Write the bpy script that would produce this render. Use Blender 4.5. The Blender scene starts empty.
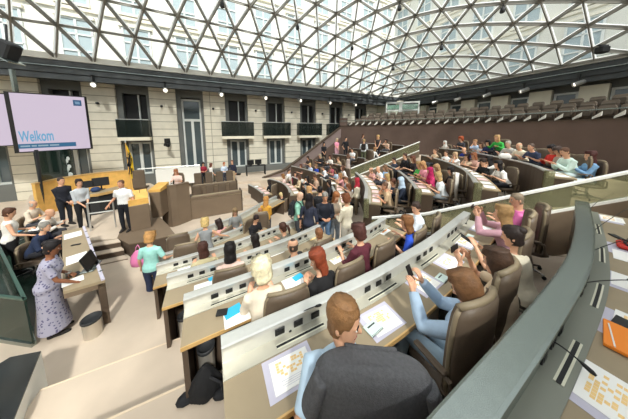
import bpy, math, random
from mathutils import Vector, Matrix
import numpy as np
random.seed(7); rng = np.random.default_rng(7)
SC = bpy.context.scene; COL = SC.collection
PI = math.pi
# ------------------------------------------------------------------ camera
EYE = 4.0; FPX = 195.; PPX, PPY = 310., 156.; PITCH = math.radians(7.2)
cp, sp = math.cos(PITCH), math.sin(PITCH)
def at(x, y, z):
    """ground plan point seen at a picture position, for a known height"""
    k = (EYE - z) / (FPX*sp + (y-PPY)*cp)
    return ((x-PPX)*k, (FPX*cp - (y-PPY)*sp)*k)
def atY(x, y, Y):
    k = Y / (FPX*cp - (y-PPY)*sp)
    return Vector(((x-PPX)*k, Y, EYE - (FPX*sp + (y-PPY)*cp)*k))
cam = bpy.data.cameras.new('camera'); cam.sensor_width = 36; cam.lens = 36*FPX/628
cam.shift_x = (314-PPX)/628; cam.shift_y = (PPY-209.5)/628; cam.clip_start = .05; cam.clip_end = 300
co = bpy.data.objects.new('camera', cam); COL.objects.link(co)
co.location = (0, 0, EYE); co.rotation_euler = (PI/2-PITCH, 0, 0); SC.camera = co
UA = math.atan2(.447, .894)
def uv(u, v, z=0): return Vector((u*.8944-v*.4472, u*.4472+v*.8944, z))
# ------------------------------------------------------------------ mesh helper
def cr(path, step=.25):
    """Catmull-Rom resample of a plan polyline"""
    p = [Vector((a[0], a[1])) for a in path]
    if len(p) == 2:
        n = max(1, int((p[1]-p[0]).length/step)); return [tuple(p[0].lerp(p[1], i/n)) for i in range(n+1)]
    q = [2*p[0]-p[1]] + p + [2*p[-1]-p[-2]]; out = []
    for i in range(1, len(q)-2):
        a, b, c, d = q[i-1:i+3]; n = max(1, int((c-b).length/step))
        for k in range(n):
            t = k/n
            out.append(tuple(.5*((2*b)+(-a+c)*t+(2*a-5*b+4*c-d)*t*t+(-a+3*b-3*c+d)*t**3)))
    out.append(tuple(p[-1])); return out
def frames(path):
    """points and right-hand normals along a plan path"""
    P = [Vector(a) for a in path]; N = []
    for i in range(len(P)):
        d = (P[min(i+1, len(P)-1)] - P[max(i-1, 0)]).normalized(); N.append(Vector((d.y, -d.x)))
    return P, N
class MB:
    def __init__(s): s.v = []; s.f = []; s.m = []; s.mi = 0
    def add(s, V, F):
        b = len(s.v); s.v += [tuple(a) for a in V]
        for f in F: s.f.append(tuple(b+i for i in f)); s.m.append(s.mi)
        return s
    def box(s, c, d, rz=0, M=None):
        V = [Vector((x*d[0]/2, y*d[1]/2, z*d[2]/2)) for z in (-1, 1) for y in (-1, 1) for x in (-1, 1)]
        R = M if M is not None else Matrix.Rotation(rz, 3, 'Z')
        V = [R @ a + Vector(c) for a in V]
        return s.add(V, [(0,2,3,1),(4,5,7,6),(0,1,5,4),(2,6,7,3),(0,4,6,2),(1,3,7,5)])
    def rbox(s, c, d, r=.01, rz=0, M=None):
        """box with chamfered vertical and horizontal edges"""
        x, y, z = (a/2 for a in d); r = min(r, x*.9, y*.9, z*.9)
        R = M if M is not None else Matrix.Rotation(rz, 3, 'Z'); rings = []
        for zz, i in ((-z, r), (-z+r, 0), (z-r, 0), (z, r)):
            a, b = x-i, y-i
            ring = [(a, -b+r), (a, b-r), (a-r, b), (-a+r, b), (-a, b-r), (-a, -b+r), (-a+r, -b), (a-r, -b)]
            rings.append([R @ Vector((p, q, zz)) + Vector(c) for p, q in ring])
        return s.loft(rings)
    def loft(s, rings, cap=True, closed=False):
        n = len(rings[0]); V = [p for r in rings for p in r]; F = []
        m = len(rings)
        for i in range(m if closed else m-1):
            for j in range(n):
                a = i*n+j; b = i*n+(j+1) % n; i2 = (i+1) % m
                F.append((a, b, i2*n+(j+1) % n, i2*n+j))
        if cap and not closed:
            F.append(tuple(range(n-1, -1, -1))); F.append(tuple((m-1)*n+j for j in range(n)))
        return s.add(V, F)
    def tube(s, pts, r, n=6, cap=True):
        pts = [Vector(p) for p in pts]; rings = []
        rr = r if isinstance(r, (list, tuple)) else [r]*len(pts); up = None
        for i, p in enumerate(pts):
            d = (pts[min(i+1, len(pts)-1)]-pts[max(i-1, 0)])
            d = d.normalized() if d.length > 1e-9 else Vector((0, 0, 1))
            if up is None: up = Vector((0, 0, 1)) if abs(d.z) < .9 else Vector((0, 1, 0))
            a = d.cross(up).normalized(); b = a.cross(d).normalized(); up = b
            q = rr[i] if isinstance(rr[i], (tuple, list)) else (rr[i], rr[i])
            rings.append([p + a*math.cos(2*PI*k/n)*q[0] + b*math.sin(2*PI*k/n)*q[1] for k in range(n)])
        return s.loft(rings, cap)
    def lathe(s, prof, c=(0, 0, 0), n=16, M=None):
        c = Vector(c); R = M if M is not None else Matrix.Identity(3)
        return s.loft([[c + R @ Vector((r*math.cos(2*PI*k/n), r*math.sin(2*PI*k/n), z)) for k in range(n)] for r, z in prof])
    def ell(s, c, r, n=10, m=7, M=None):
        prof = [(max(1e-3, math.sin(PI*i/m)), -math.cos(PI*i/m)) for i in range(m+1)]
        c = Vector(c); R = M if M is not None else Matrix.Identity(3)
        return s.loft([[c + R @ Vector((a*r[0]*math.cos(2*PI*k/n), a*r[1]*math.sin(2*PI*k/n), z*r[2])) for k in range(n)] for a, z in prof])
    def sweep(s, path, prof, z=0, zf=None):
        P, N = frames(path); rings = []
        for i, (p, n) in enumerate(zip(P, N)):
            zz = z if zf is None else zf[i]
            rings.append([(p.x+n.x*a, p.y+n.y*a, zz+b) for a, b in prof])
        return s.loft(rings)
    def quad(s, a, b, c, d): return s.add([a, b, c, d], [(0, 1, 2, 3)])
    def poly(s, P, z0, z1):
        n = len(P); V = [(a[0], a[1], z0) for a in P]+[(a[0], a[1], z1) for a in P]
        return s.add(V, [tuple(range(n-1, -1, -1)), tuple(range(n, 2*n))]+[(i, (i+1) % n, n+(i+1) % n, n+i) for i in range(n)])
    def mesh(s, name, smooth=False):
        m = bpy.data.meshes.new(name); m.from_pydata(s.v, [], s.f); m.validate()
        if len(m.polygons) == len(s.m): m.polygons.foreach_set('material_index', s.m)
        if smooth: m.polygons.foreach_set('use_smooth', [True]*len(m.polygons))
        return m
def rect(a0, a1, z0, z1): return [(a0, z0), (a1, z0), (a1, z1), (a0, z1)]
def tag(o, label=None, cat=None, group=None, kind=None):
    for k, v in (('label', label), ('category', cat), ('group', group), ('kind', kind)):
        if v: o[k] = v
    return o
def ob(name, mb, mat, parent=None, smooth=False, **k):
    me = mb if isinstance(mb, bpy.types.Mesh) else mb.mesh(name, smooth)
    o = bpy.data.objects.new(name, me); COL.objects.link(o)
    for m in (mat if isinstance(mat, (list, tuple)) else [mat]):
        if len(me.materials) < (len(mat) if isinstance(mat, (list, tuple)) else 1): me.materials.append(m)
    if parent: o.parent = parent
    return tag(o, **k)
def emp(name, loc=(0, 0, 0), rz=0, **k):
    o = bpy.data.objects.new(name, None); COL.objects.link(o); o.empty_display_size = .1
    o.location = loc; o.rotation_euler = (0, 0, rz); return tag(o, **k)
KIDS = {}
def copytree(root, loc, rz, **k):
    def cp_(o, par):
        c = o.copy(); COL.objects.link(c)
        if par: c.parent = par
        for ch in o.children: cp_(ch, c)
        return c
    c = cp_(root, None); c.location = loc; c.rotation_euler = (0, 0, rz)
    for key in ('label', 'category', 'group'):
        if key in k: c[key] = k[key]
    return c
# ------------------------------------------------------------------ materials
def lin(c):
    if isinstance(c, str): c = [int(c[i:i+2], 16)/255 for i in (0, 2, 4)]
    return tuple(((a+.055)/1.055)**2.4 if a > .04045 else a/12.92 for a in c)
MATS = {}
def mat(name, col, rough=.6, metal=0, noise=0, scale=8, bump=0, bscale=60, spec=.4, sheen=0, coat=0):
    key = (name, str(col))
    if key in MATS: return MATS[key]
    m = bpy.data.materials.new(name); m.use_nodes = True; nt = m.node_tree; b = nt.nodes['Principled BSDF']
    c = lin(col)
    b.inputs['Base Color'].default_value = (*c, 1); b.inputs['Roughness'].default_value = rough
    b.inputs['Metallic'].default_value = metal; b.inputs['Specular IOR Level'].default_value = spec
    if sheen: b.inputs['Sheen Weight'].default_value = sheen
    if coat: b.inputs['Coat Weight'].default_value = coat
    if noise or bump:
        tc = nt.nodes.new('ShaderNodeTexCoord')
    if noise:
        n = nt.nodes.new('ShaderNodeTexNoise'); n.inputs['Scale'].default_value = scale; n.inputs['Detail'].default_value = 4
        r = nt.nodes.new('ShaderNodeMapRange'); r.inputs['From Min'].default_value = .3; r.inputs['From Max'].default_value = .7
        r.inputs['To Min'].default_value = 1-noise; r.inputs['To Max'].default_value = 1+noise
        x = nt.nodes.new('ShaderNodeVectorMath'); x.operation = 'SCALE'; x.inputs[0].default_value = c
        nt.links.new(tc.outputs['Object'], n.inputs['Vector']); nt.links.new(n.outputs['Fac'], r.inputs['Value'])
        nt.links.new(r.outputs['Result'], x.inputs['Scale']); nt.links.new(x.outputs['Vector'], b.inputs['Base Color'])
    if bump:
        n = nt.nodes.new('ShaderNodeTexNoise'); n.inputs['Scale'].default_value = bscale
        u = nt.nodes.new('ShaderNodeBump'); u.inputs['Strength'].default_value = bump; u.inputs['Distance'].default_value = .01
        nt.links.new(tc.outputs['Object'], n.inputs['Vector']); nt.links.new(n.outputs['Fac'], u.inputs['Height'])
        nt.links.new(u.outputs['Normal'], b.inputs['Normal'])
    MATS[key] = m; return m
def glass(name, col, alpha=.2, rough=.03):
    """thin pane: part clear, part mirror, part tint"""
    m = bpy.data.materials.new(name); m.use_nodes = True; nt = m.node_tree; nt.nodes.clear()
    o = nt.nodes.new('ShaderNodeOutputMaterial'); mx = nt.nodes.new('ShaderNodeMixShader')
    t = nt.nodes.new('ShaderNodeBsdfTransparent'); p = nt.nodes.new('ShaderNodeBsdfPrincipled')
    c = lin(col); t.inputs['Color'].default_value = (*[.45+.55*a for a in c], 1)
    p.inputs['Base Color'].default_value = (*c, 1); p.inputs['Roughness'].default_value = rough; p.inputs['Specular IOR Level'].default_value = .8
    mx.inputs['Fac'].default_value = alpha
    nt.links.new(t.outputs[0], mx.inputs[1]); nt.links.new(p.outputs[0], mx.inputs[2]); nt.links.new(mx.outputs[0], o.inputs['Surface'])
    return m
def emit(name, col, s):
    m = bpy.data.materials.new(name); m.use_nodes = True; nt = m.node_tree; b = nt.nodes['Principled BSDF']
    b.inputs['Base Color'].default_value = (0, 0, 0, 1); b.inputs['Emission Color'].default_value = (*lin(col), 1); b.inputs['Emission Strength'].default_value = s
    return m
def stone(name, col, joint, bw, bh, msize=.012, axis='XZ', var=.06):
    m = mat(name, col, .8, noise=0); nt = m.node_tree; b = nt.nodes['Principled BSDF']
    tc = nt.nodes.new('ShaderNodeTexCoord'); sx = nt.nodes.new('ShaderNodeSeparateXYZ'); cb = nt.nodes.new('ShaderNodeCombineXYZ')
    br = nt.nodes.new('ShaderNodeTexBrick'); c = lin(col)
    br.inputs['Color1'].default_value = (*c, 1); br.inputs['Color2'].default_value = (*[a*(1-var*2) for a in c], 1); br.inputs['Mortar'].default_value = (*lin(joint), 1)
    br.offset = 0; br.inputs['Scale'].default_value = 1; br.inputs['Brick Width'].default_value = bw; br.inputs['Row Height'].default_value = bh; br.inputs['Mortar Size'].default_value = msize
    nt.links.new(tc.outputs['Object'], sx.inputs[0]); nt.links.new(sx.outputs[axis[0]], cb.inputs['X']); nt.links.new(sx.outputs[axis[1]], cb.inputs['Y'])
    nt.links.new(cb.outputs[0], br.inputs['Vector'])
    n = nt.nodes.new('ShaderNodeTexNoise'); n.inputs['Scale'].default_value = 3; n.inputs['Detail'].default_value = 5
    mx = nt.nodes.new('ShaderNodeMix'); mx.data_type = 'RGBA'; mx.blend_type = 'MULTIPLY'; mx.inputs['Factor'].default_value = .25
    nt.links.new(tc.outputs['Object'], n.inputs['Vector']); nt.links.new(br.outputs['Color'], mx.inputs[6]); nt.links.new(n.outputs['Fac'], mx.inputs[7])
    nt.links.new(mx.outputs[2], b.inputs['Base Color'])
    return m
M = dict(
 carpet=mat('beige_carpet', 'cab9a6', .95, noise=.05, scale=2.5, bump=.3, bscale=250),
 taupe=mat('taupe_laminate', '776654', .55, noise=.05, scale=3),
 taupe_d=mat('dark_taupe_panel', '54463a', .5, noise=.06, scale=3),
 desk=mat('desk_surface', '9b8b71', .5, noise=.04, scale=5),
 wood=mat('oak_edge', 'c9a268', .45, noise=.1, scale=14),
 alu=mat('brushed_aluminium', 'd2d2ce', .33, .6, noise=.03, scale=20),
 alu_d=mat('satin_grey_metal', '98a19d', .27, .92, noise=.03, scale=20),
 ledge=mat('pale_metal_ledge', 'b9b5a6', .4, .3),
 ledge_d=mat('grey_metal_ledge', '84867c', .4, .3),
 black=mat('black_plastic', '1a1a1b', .45), dark=mat('charcoal', '2a2b2d', .6),
 slotf=mat('slot_frame', 'd8d6c2', .5),
 chair=mat('taupe_leather', '68594a', .5, noise=.06, scale=6, bump=.15, bscale=40), piping=mat('pale_leather_edge', '8f8068', .45),
 steel=mat('chrome_steel', 'c4c6c8', .22, .9),
 brown=mat('brown_wall_cladding', '65534a', .7, noise=.06, scale=1.2), lilac=mat('sloped_parapet_face', '8a7a76', .7),
 cream=stone('cream_stone', 'f0e9d6', 'a09a86', 400., .52, .022), cream2=mat('cream_render', 'e6e0cc', .8, noise=.05, scale=2),
 soffit=mat('dark_grey_soffit', '4a4e50', .6, noise=.06, scale=2), frame=mat('grey_window_surround', '6a6c69', .6),
 recess=mat('dark_recess', '2b2c2c', .7), win=mat('white_window_frame', 'd7dad6', .5),
 wglass=mat('window_pane', '4d585c', .08, spec=.8), bglass=glass('balcony_glass', '343d3a', .45),
 white=mat('white_paint', 'efeee8', .6), paper=mat('white_paper', 'f4f2ee', .7), padm=mat('lilac_desk_pad', 'c3bfcf', .4),
 yel=mat('pale_orange_print', 'f3cf8e', .7), orange=mat('orange_card', 'f08a2c', .6), blue=mat('cyan_folder', '35b5e0', .5),
 mint=mat('mint_paper', 'cfe0da', .6), oak=mat('honey_oak', 'e0b060', .4, noise=.1, scale=6), red=mat('red_plastic', 'c8322a', .5),
 pink=mat('pink_plastic_bag', 'df7fae', .35), green=mat('green_glass_tint', '7fae96', .1),
 steelg=mat('grey_dome_steel', '8d8a82', .5, .2), glaz=mat('pale_glazing_strip', 'f1eee4', .6), tseat=mat('tribune_upholstery', '84776a', .8), tseat_d=mat('tribune_upholstery_dark', '5f554a', .8), gutter=mat('white_gutter', 'e4e3da', .6), metalbin=mat('bin_steel', 'cfc8bc', .3, .6),
 flagy=mat('yellow_flag_cloth', 'efc52c', .8), lblue=mat('light_blue_print', '7fc0dd', .5), nblue=mat('navy_print', '1f5f86', .5),
)
M['domeglass'] = glass('dome_pane', 'eef4f2', .07); M['rglass'] = glass('olive_balustrade_glass', 'b3b28e', .25); M['gglass'] = glass('green_balustrade_glass', '1c3a30', .6)
M['clear'] = glass('clear_glass', 'dfe9e4', .15)

def translucent(name, col):
    m = bpy.data.materials.new(name); m.use_nodes = True; nt = m.node_tree; nt.nodes.clear()
    o = nt.nodes.new('ShaderNodeOutputMaterial'); mx = nt.nodes.new('ShaderNodeMixShader'); a = nt.nodes.new('ShaderNodeBsdfTranslucent'); b = nt.nodes.new('ShaderNodeBsdfDiffuse')
    for q in (a, b): q.inputs['Color'].default_value = (*lin(col), 1)
    nt.links.new(a.outputs[0], mx.inputs[1]); nt.links.new(b.outputs[0], mx.inputs[2]); mx.inputs['Fac'].default_value = .3; nt.links.new(mx.outputs[0], o.inputs['Surface']); return m
M['lit_strip'] = translucent('lit_strip_white', 'ffffff')  # translucent white so the added dome strips look lit from below
SKY=1.6; SUN=5.0
# ================================================================== daylight
w = bpy.data.worlds.new('sky'); SC.world = w; w.use_nodes = True; nt = w.node_tree; nt.nodes.clear()
wo = nt.nodes.new('ShaderNodeOutputWorld'); bg = nt.nodes.new('ShaderNodeBackground'); rp = nt.nodes.new('ShaderNodeValToRGB')
tc = nt.nodes.new('ShaderNodeTexCoord'); sx = nt.nodes.new('ShaderNodeSeparateXYZ')
rp.color_ramp.elements[0].position = .0; rp.color_ramp.elements[0].color = (.75, .8, .85, 1); rp.color_ramp.elements[1].position = .6; rp.color_ramp.elements[1].color = (.95, .98, 1, 1)
nt.links.new(tc.outputs['Generated'], sx.inputs[0]); nt.links.new(sx.outputs['Z'], rp.inputs[0]); nt.links.new(rp.outputs[0], bg.inputs['Color']); nt.links.new(bg.outputs[0], wo.inputs[0])
bg.inputs['Strength'].default_value = SKY
sun = bpy.data.lights.new('daylight_sun', 'SUN'); sun.energy = SUN; sun.angle = math.radians(5); sun.color = (1, .97, .92)
so = bpy.data.objects.new('daylight_sun', sun); COL.objects.link(so); so.rotation_euler = Vector((-.28, .66, -.72)).to_track_quat('-Z', 'Y').to_euler()
# ================================================================== room shell (u along the screen wall, v towards it)
R3 = Matrix.Rotation(UA, 3, 'Z')
ZS = 7.0
PIL = [.3+3.27*k for k in range(-5, 6)]
def uvroot(name, u, v, **k): return emp(name, uv(u, v), UA, **k)
def lbox(mb, u0, u1, v0, v1, z0, z1): return mb.box(((u0+u1)/2, (v0+v1)/2, (z0+z1)/2), (u1-u0, v1-v0, z1-z0))
wall = uvroot('wall_screen_side', 0, 0, kind='structure')
m = MB(); lbox(m, -17, 21.5, 17.95, 18.2, -.2, 8.5); ob('back_plane', m, M['recess'], wall)
for u in PIL:
    m = MB(); lbox(m, u-.76, u+.76, 17.3, 17.96, -.2, ZS); ob('pilaster', m, M['cream'], wall)
    m = MB(); m.lathe([(.0, 0), (.085, 0), (.085, .02), (.055, .05), (.06, .16), (.0, .17)], (u-.1, 17.29, 5.75), 12, Matrix.Rotation(PI/2, 3, 'X')); ob('wall_speaker', m, M['dark'], wall, True)
def window(k, n, tall):
    u0, u1 = PIL[k]+.76, PIL[k+1]-.76; w0, w1 = u0+.28, u1-.2
    r = uvroot('window_%d' % n, 0, 0, kind='structure')
    m = MB(); lbox(m, u0, w0, 17.5, 17.95, -.1, ZS); lbox(m, w1, u1, 17.5, 17.95, -.1, ZS); lbox(m, w0, w1, 17.5, 17.95, 6.5, ZS)
    if not tall: lbox(m, u0, u1, 17.35, 17.95, 3.25, 3.7)
    ob('surround', m, M['frame'], r)
    def pane(z0, z1, trans):
        m = MB(); lbox(m, w0, w1, 17.8, 17.82, z0, z1); ob('pane', m, M['wglass'], r)
        m = MB(); c = (w0+w1)/2
        for a, b in ((w0, w0+.12), (c-.09, c+.09), (w1-.12, w1)): lbox(m, a, b, 17.7, 17.8, z0, z1 if a != c-.09 or not trans else z0+trans)
        lbox(m, w0, w1, 17.7, 17.8, z0, z0+.12); lbox(m, w0, w1, 17.7, 17.8, z1-.12, z1)
        if trans: lbox(m, w0, w1, 17.69, 17.8, z0+trans-.09, z0+trans+.09)
        ob('sash', m, M['win'], r)
    if tall:
        pane(.95, 6.4, 3.9); m = MB(); lbox(m, u0, u1, 17.3, 17.95, -.1, .95); ob('apron', m, M['cream2'], r)
    else:
        pane(.95, 3.25, 0); m = MB(); lbox(m, u0, u1, 17.4, 17.95, -.1, .95); ob('apron', m, M['frame'], r)
        m = MB(); lbox(m, w0, w0+.75, 17.86, 17.88, 3.7, 6.5); lbox(m, w0+.8, w1, 17.9, 17.92, 3.7, 6.5); ob('loggia_door', m, M['black'], r)
        m = MB(); lbox(m, w0+.75, w0+.82, 17.7, 17.9, 3.7, 6.5); ob('door_post', m, M['win'], r)
        ext = .35 if n >= 5 else -.05
        m = MB(); lbox(m, u0-ext, u1+ext, 16.75, 17.4, 3.4, 3.62); ob('balcony_slab', m, M['cream2'], r)
        m = MB(); lbox(m, u0-ext, u1+ext, 16.75, 16.78, 3.62, 4.75); lbox(m, u0-ext, u0-ext+.03, 16.78, 17.3, 3.62, 4.75); lbox(m, u1+ext-.03, u1+ext, 16.78, 17.3, 3.62, 4.75); ob('balcony_glass', m, M['bglass'], r)
        m = MB(); lbox(m, u0-ext, u1+ext, 16.73, 16.8, 4.75, 4.8); ob('handrail', m, M['alu'], r)
for i, k in enumerate(range(0, 10)): window(k, i+1, k in (4,))
# dark soffit and fascia, white gutter
ceil = uvroot('ceiling_soffit', 0, 0, kind='structure')
UL, UR, VN, VF = -24.5, 21., -6.2, 17.4
def ring(mb, a, z0, z1, t):
    """rectangular band inset a from the walls"""
    lbox(mb, UL, UR-a, VF-a-t, VF-a, z0, z1); lbox(mb, UR-a-t, UR-a, VN+a, VF-a, z0, z1); lbox(mb, UL, UR, VN+a, VN+a+t, z0, z1)
m = MB(); lbox(m, UL, UR, VF-1.1, VF+.6, ZS, ZS+.12); lbox(m, UR-1.1, UR+.5, VN, VF-1.1, ZS, ZS+.12); lbox(m, UL, UR, VN-.5, VN+1.1, ZS, ZS+.12)
ob('soffit_board', m, M['soffit'], ceil)
m = MB(); ring(m, 1.02, ZS-.12, ZS+.16, .09); ring(m, 1.06, ZS+.2, ZS+.5, .1); ring(m, 1.12, ZS+.55, ZS+.85, .1); ring(m, .9, ZS, ZS+.9, .12); ob('fascia_band', m, M['soffit'], ceil)
m = MB(); ring(m, 1.0, ZS+.52, ZS+.56, .24); ob('fascia_line', m, M['alu_d'], ceil)
m = MB(); ring(m, 1.05, ZS+.88, ZS+1.2, .2); ob('gutter', m, M['gutter'], ceil)
# soffit spotlights
def spot(p, d, label):
    t = emp('soffit_spotlight', p, label=label, cat='spotlight', group='spotlights under the dark soffit')
    d = Vector(d).normalized(); q = d.to_track_quat('Z', 'Y').to_matrix()
    m = MB(); m.lathe([(.0, -.3), (.1, -.3), (.13, -.26), (.14, .16), (.15, .18), (.15, .2), (.115, .2), (.11, .1), (0, .1)], (0, 0, 0), 16, q); ob('housing', m, M['alu'], t, True)
    m = MB(); m.lathe([(0, .11), (.108, .11), (.108, .13), (0, .13)], (0, 0, 0), 14, q); ob('lens', m, LAMP, t)
    m = MB(); m.box((0, 0, .3), (.04, .1, .44)); m.box((0, 0, .5), (.14, .14, .03)); ob('bracket', m, M['dark'], t)
LAMP = emit('lamp_glow', 'fff6e2', 3)
for i, px_ in enumerate((100, 169, 223, 266, 300, 329, 354)):
    t = (px_-310)/196.5; Y = 16.2/(.8944-.4472*t); p = Vector((t*Y, Y, ZS-.28)); spot(p, (.55, -.7, -.35), 'round silver spotlight under the soffit, number %s along the screen wall from the display' % ('one', 'two', 'three', 'four', 'five', 'six', 'seven')[i])
for i, px_ in enumerate((570, 518, 482, 454, 432)):
    t = (px_-310)/196.5; Y = 19.8/(.8944*t+.4472); p = Vector((t*Y, Y, ZS-.15)); spot(p, (-.8, .3, -.35), 'round silver spotlight above the tribune, %s counted from the right' % ('first', 'second', 'third', 'fourth', 'fifth')[i])
# ------------------------------------------------------------------ glass dome
dome = uvroot('ceiling_dome', 0, 0, kind='structure')
DA, DB, DU, DV, DZ, DH = 21.1, 10.65, -1.35, 5.6, ZS+1.1, 5.4
def dz(u, v):
    s = min(1, abs(u-DU)/DA); t = min(1, abs(v-DV)/DB)
    return DZ + DH*(1-s**2.6)*(1-t**2.3)
NV = 18; NU = 28
nodes = {}; rows_ = []
for j in range(NV+1):
    v = DV-DB+2*DB*j/NV; r = []
    us = [DU-DA+2*DA*(i+(.5 if j % 2 else 0))/NU for i in range(NU+(0 if j % 2 else 1))]
    if j % 2: us = [DU-DA]+us+[DU+DA]
    rows_.append([(u, v) for u in us])
mem = MB(); gl = MB(); stp = MB()
def beam(a, b, w=.062, h=.17):
    A = Vector((*a, dz(*a))); B = Vector((*b, dz(*b))); d = B-A
    if d.length < .01: return
    x = d.normalized(); n = Vector((0, 0, 1)); y = n.cross(x).normalized(); n = x.cross(y)
    P = [(-w/2, -h), (w/2, -h), (w/2, .0), (-w/2, .0)]
    Q = [(-w*1.5, .005), (w*1.5, .005), (w*1.5, .012), (-w*1.5, .012)]; stp.loft([[A+y*p+n*q for p, q in Q], [B+y*p+n*q for p, q in Q]], cap=False)
    mem.loft([[A+y*p+n*q for p, q in P], [B+y*p+n*q for p, q in P]], cap=False)
def tri(a, b, c): gl.add([(*p, dz(*p)+.04) for p in (a, b, c)], [(0, 1, 2)])
for j, r in enumerate(rows_):
    for a, b in zip(r, r[1:]): beam(a, b, .05, .12)
    if j == NV: break
    q = rows_[j+1]; i = k = 0
    beam(r[0], q[0])
    while i < len(r)-1 or k < len(q)-1:
        if k == len(q)-1 or (i < len(r)-1 and r[i+1][0]+r[i][0] <= q[k+1][0]+q[k][0]):
            tri(r[i], r[i+1], q[k]); i += 1
        else: tri(r[i], q[k+1], q[k]); k += 1
        beam(r[i], q[k])
ob('lattice', mem, M['steelg'], dome); ob('lit_edge_strip', stp, M['lit_strip'], dome); ob('panes', gl, M['domeglass'], dome)
# little lamps hung under the dome nodes
n_ = 0
for j in range(3, NV-1, 3):
    for i in range(4, NU, 3):
        u, v = rows_[j][min(i, len(rows_[j])-1)]
        p = uv(u, v, dz(u, v)-.26)
        if p.y < 5: continue
        m = MB(); m.lathe([(0, -.3), (.09, -.3), (.12, -.26), (.1, -.05), (.03, 0), (.03, .1), (0, .1)], (0, 0, 0), 10)
        o = ob('dome_lamp', m, M['dark'], None, True, label='small dark lamp hanging under the glass dome lattice', cat='lamp', group='lamps under the glass dome'); o.location = p
# ------------------------------------------------------------------ buildings round the court, seen through the dome
FW = []
def facade(name, P0, D, L, z0, z1, pitch):
    r = emp(name, (P0.x, P0.y, 0), math.atan2(D.y, D.x), kind='structure')
    m = MB(); m.box((L/2, .3, (z0+z1)/2), (L, .4, z1-z0)); ob('masonry', m, M['court'], r)
    x = pitch*.5; k = 0
    mw = MB(); mg = MB(); mc = MB()
    for zz in np.arange(z0+.6, z1-3, 4.1):
        mc.box((L/2, .05, zz-.35), (L, .25, .22))
        x = pitch*.5
        while x < L-1:
            mg.box((x, .08, zz+1.5), (1.6, .04, 3.1))
            for a in (-.8, 0, .8): mw.box((x+a, .04, zz+1.5), (.12, .1, 3.1))
            for a in (0, 1.0, 2.1, 3.1): mw.box((x, .04, zz+a), (1.7, .1, .1))
            mc.box((x, .02, zz-.1), (1.8, .3, .16)); mc.box((x, .02, zz+3.25), (2.0, .25, .2))
            x += pitch
    ob('window_grid', mw, M['win'], r); ob('panes', mg, M['courtglass'], r); ob('string_course', mc, M['court2'], r)
M['court'] = mat('court_render', 'dedcd2', .85, noise=.04, scale=1); M['court2'] = mat('court_trim', 'dcd6c6', .85); M['courtglass'] = mat('court_pane', 'a3b2b6', .15, spec=.6)
facade('wall_outside_court_screen_side', uv(-26, 20.2), uv(1, 0), 49, 8, 26, 3.27)
facade('wall_outside_court_tribune_side', uv(23.5, 21), uv(0, -1), 30, 8, 26, 3.0)
# ------------------------------------------------------------------ tribune wall (right)
tw = uvroot('wall_tribune_side', 0, 0, kind='structure')
m = MB(); lbox(m, 21.0, 21.3, VN, VF+.8, -.2, 8.5); ob('back_plane', m, M['frame'], tw)
for v in np.arange(1.05-2.15*3, 17, 2.15):
    m = MB(); lbox(m, 20.5, 21.0, v-.52, v+.52, 4.6, ZS-.25); ob('pilaster', m, M['cream2'], tw)
    m = MB(); lbox(m, 20.93, 20.98, v+.62, v+1.53, 4.6, ZS-.6); ob('pane', m, M['courtglass2'] if 'courtglass2' in M else M['wglass'], tw)
    m = MB(); lbox(m, 20.85, 20.96, v+.56, v+.68, 4.6, ZS-.55); lbox(m, 20.85, 20.96, v+1.47, v+1.59, 4.6, ZS-.55); lbox(m, 20.85, 20.96, v+.56, v+1.59, ZS-.62, ZS-.5); ob('window_frame', m, M['win'], tw)
# walls out of sight behind the photographer and far left
for nm, a in (('wall_rear', (UL, UR, VN-.3, VN)), ('wall_far_left', (UL-.3, UL, VN, VF))):
    m = MB(); lbox(m, *a, -.2, 8.2); o = ob(nm, m, M['cream2'], None, kind='structure'); o.rotation_euler = (0, 0, UA)
# ------------------------------------------------------------------ floors
mf = MB(); P = [uv(UL, VN), uv(UR, VN), uv(UR, VF+.6), uv(UL, VF+.6)]
mf.poly([(p.x, p.y) for p in P], -.25, 0); ob('floor', mf, M['carpet'], None, kind='structure')
CAP = {0: 2.79, 1: 2.41, 2: 2.03, 3: 1.65, 4: 1.27, 5: .89, 6: .85}
FL = {k: max(0.0, round(c-.86, 2)) for k, c in CAP.items()}; FL[5] = 0.02
RA = {0: [(.1, .46), (.55, .7), (1.19, 1.03), (1.68, 1.29), (2.14, 1.54), (2.58, 1.8), (2.96, 2.05), (3.59, 2.49), (4.73, 3.34)],
 1: [(-.7, 1.34), (.51, 1.95), (1.1, 2.31), (1.84, 2.8), (3.1, 3.75)],
 2: [(-1.54, 2.15), (-1.08, 2.4), (-.54, 2.7), (-.03, 3.01), (.55, 3.4), (1.18, 3.87), (1.67, 4.31)],
 3: [(-2.37, 2.97), (-1.75, 3.3), (-1.3, 3.57), (-.65, 3.99), (-.24, 4.32), (.2, 4.73)],
 4: [(-3.2, 3.76), (-2.6, 4.12), (-1.99, 4.54), (-.96, 5.4), (-.5, 5.85)],
 5: [(-3.99, 4.51), (-3.65, 4.77), (-3.1, 5.24), (-2.41, 5.95), (-1.9, 6.6)],
 6: [(-4.25, 5.4), (-3.5, 6.2), (-2.7, 7.2), (-2.25, 8.25), (-1.7, 9.3)]}
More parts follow.
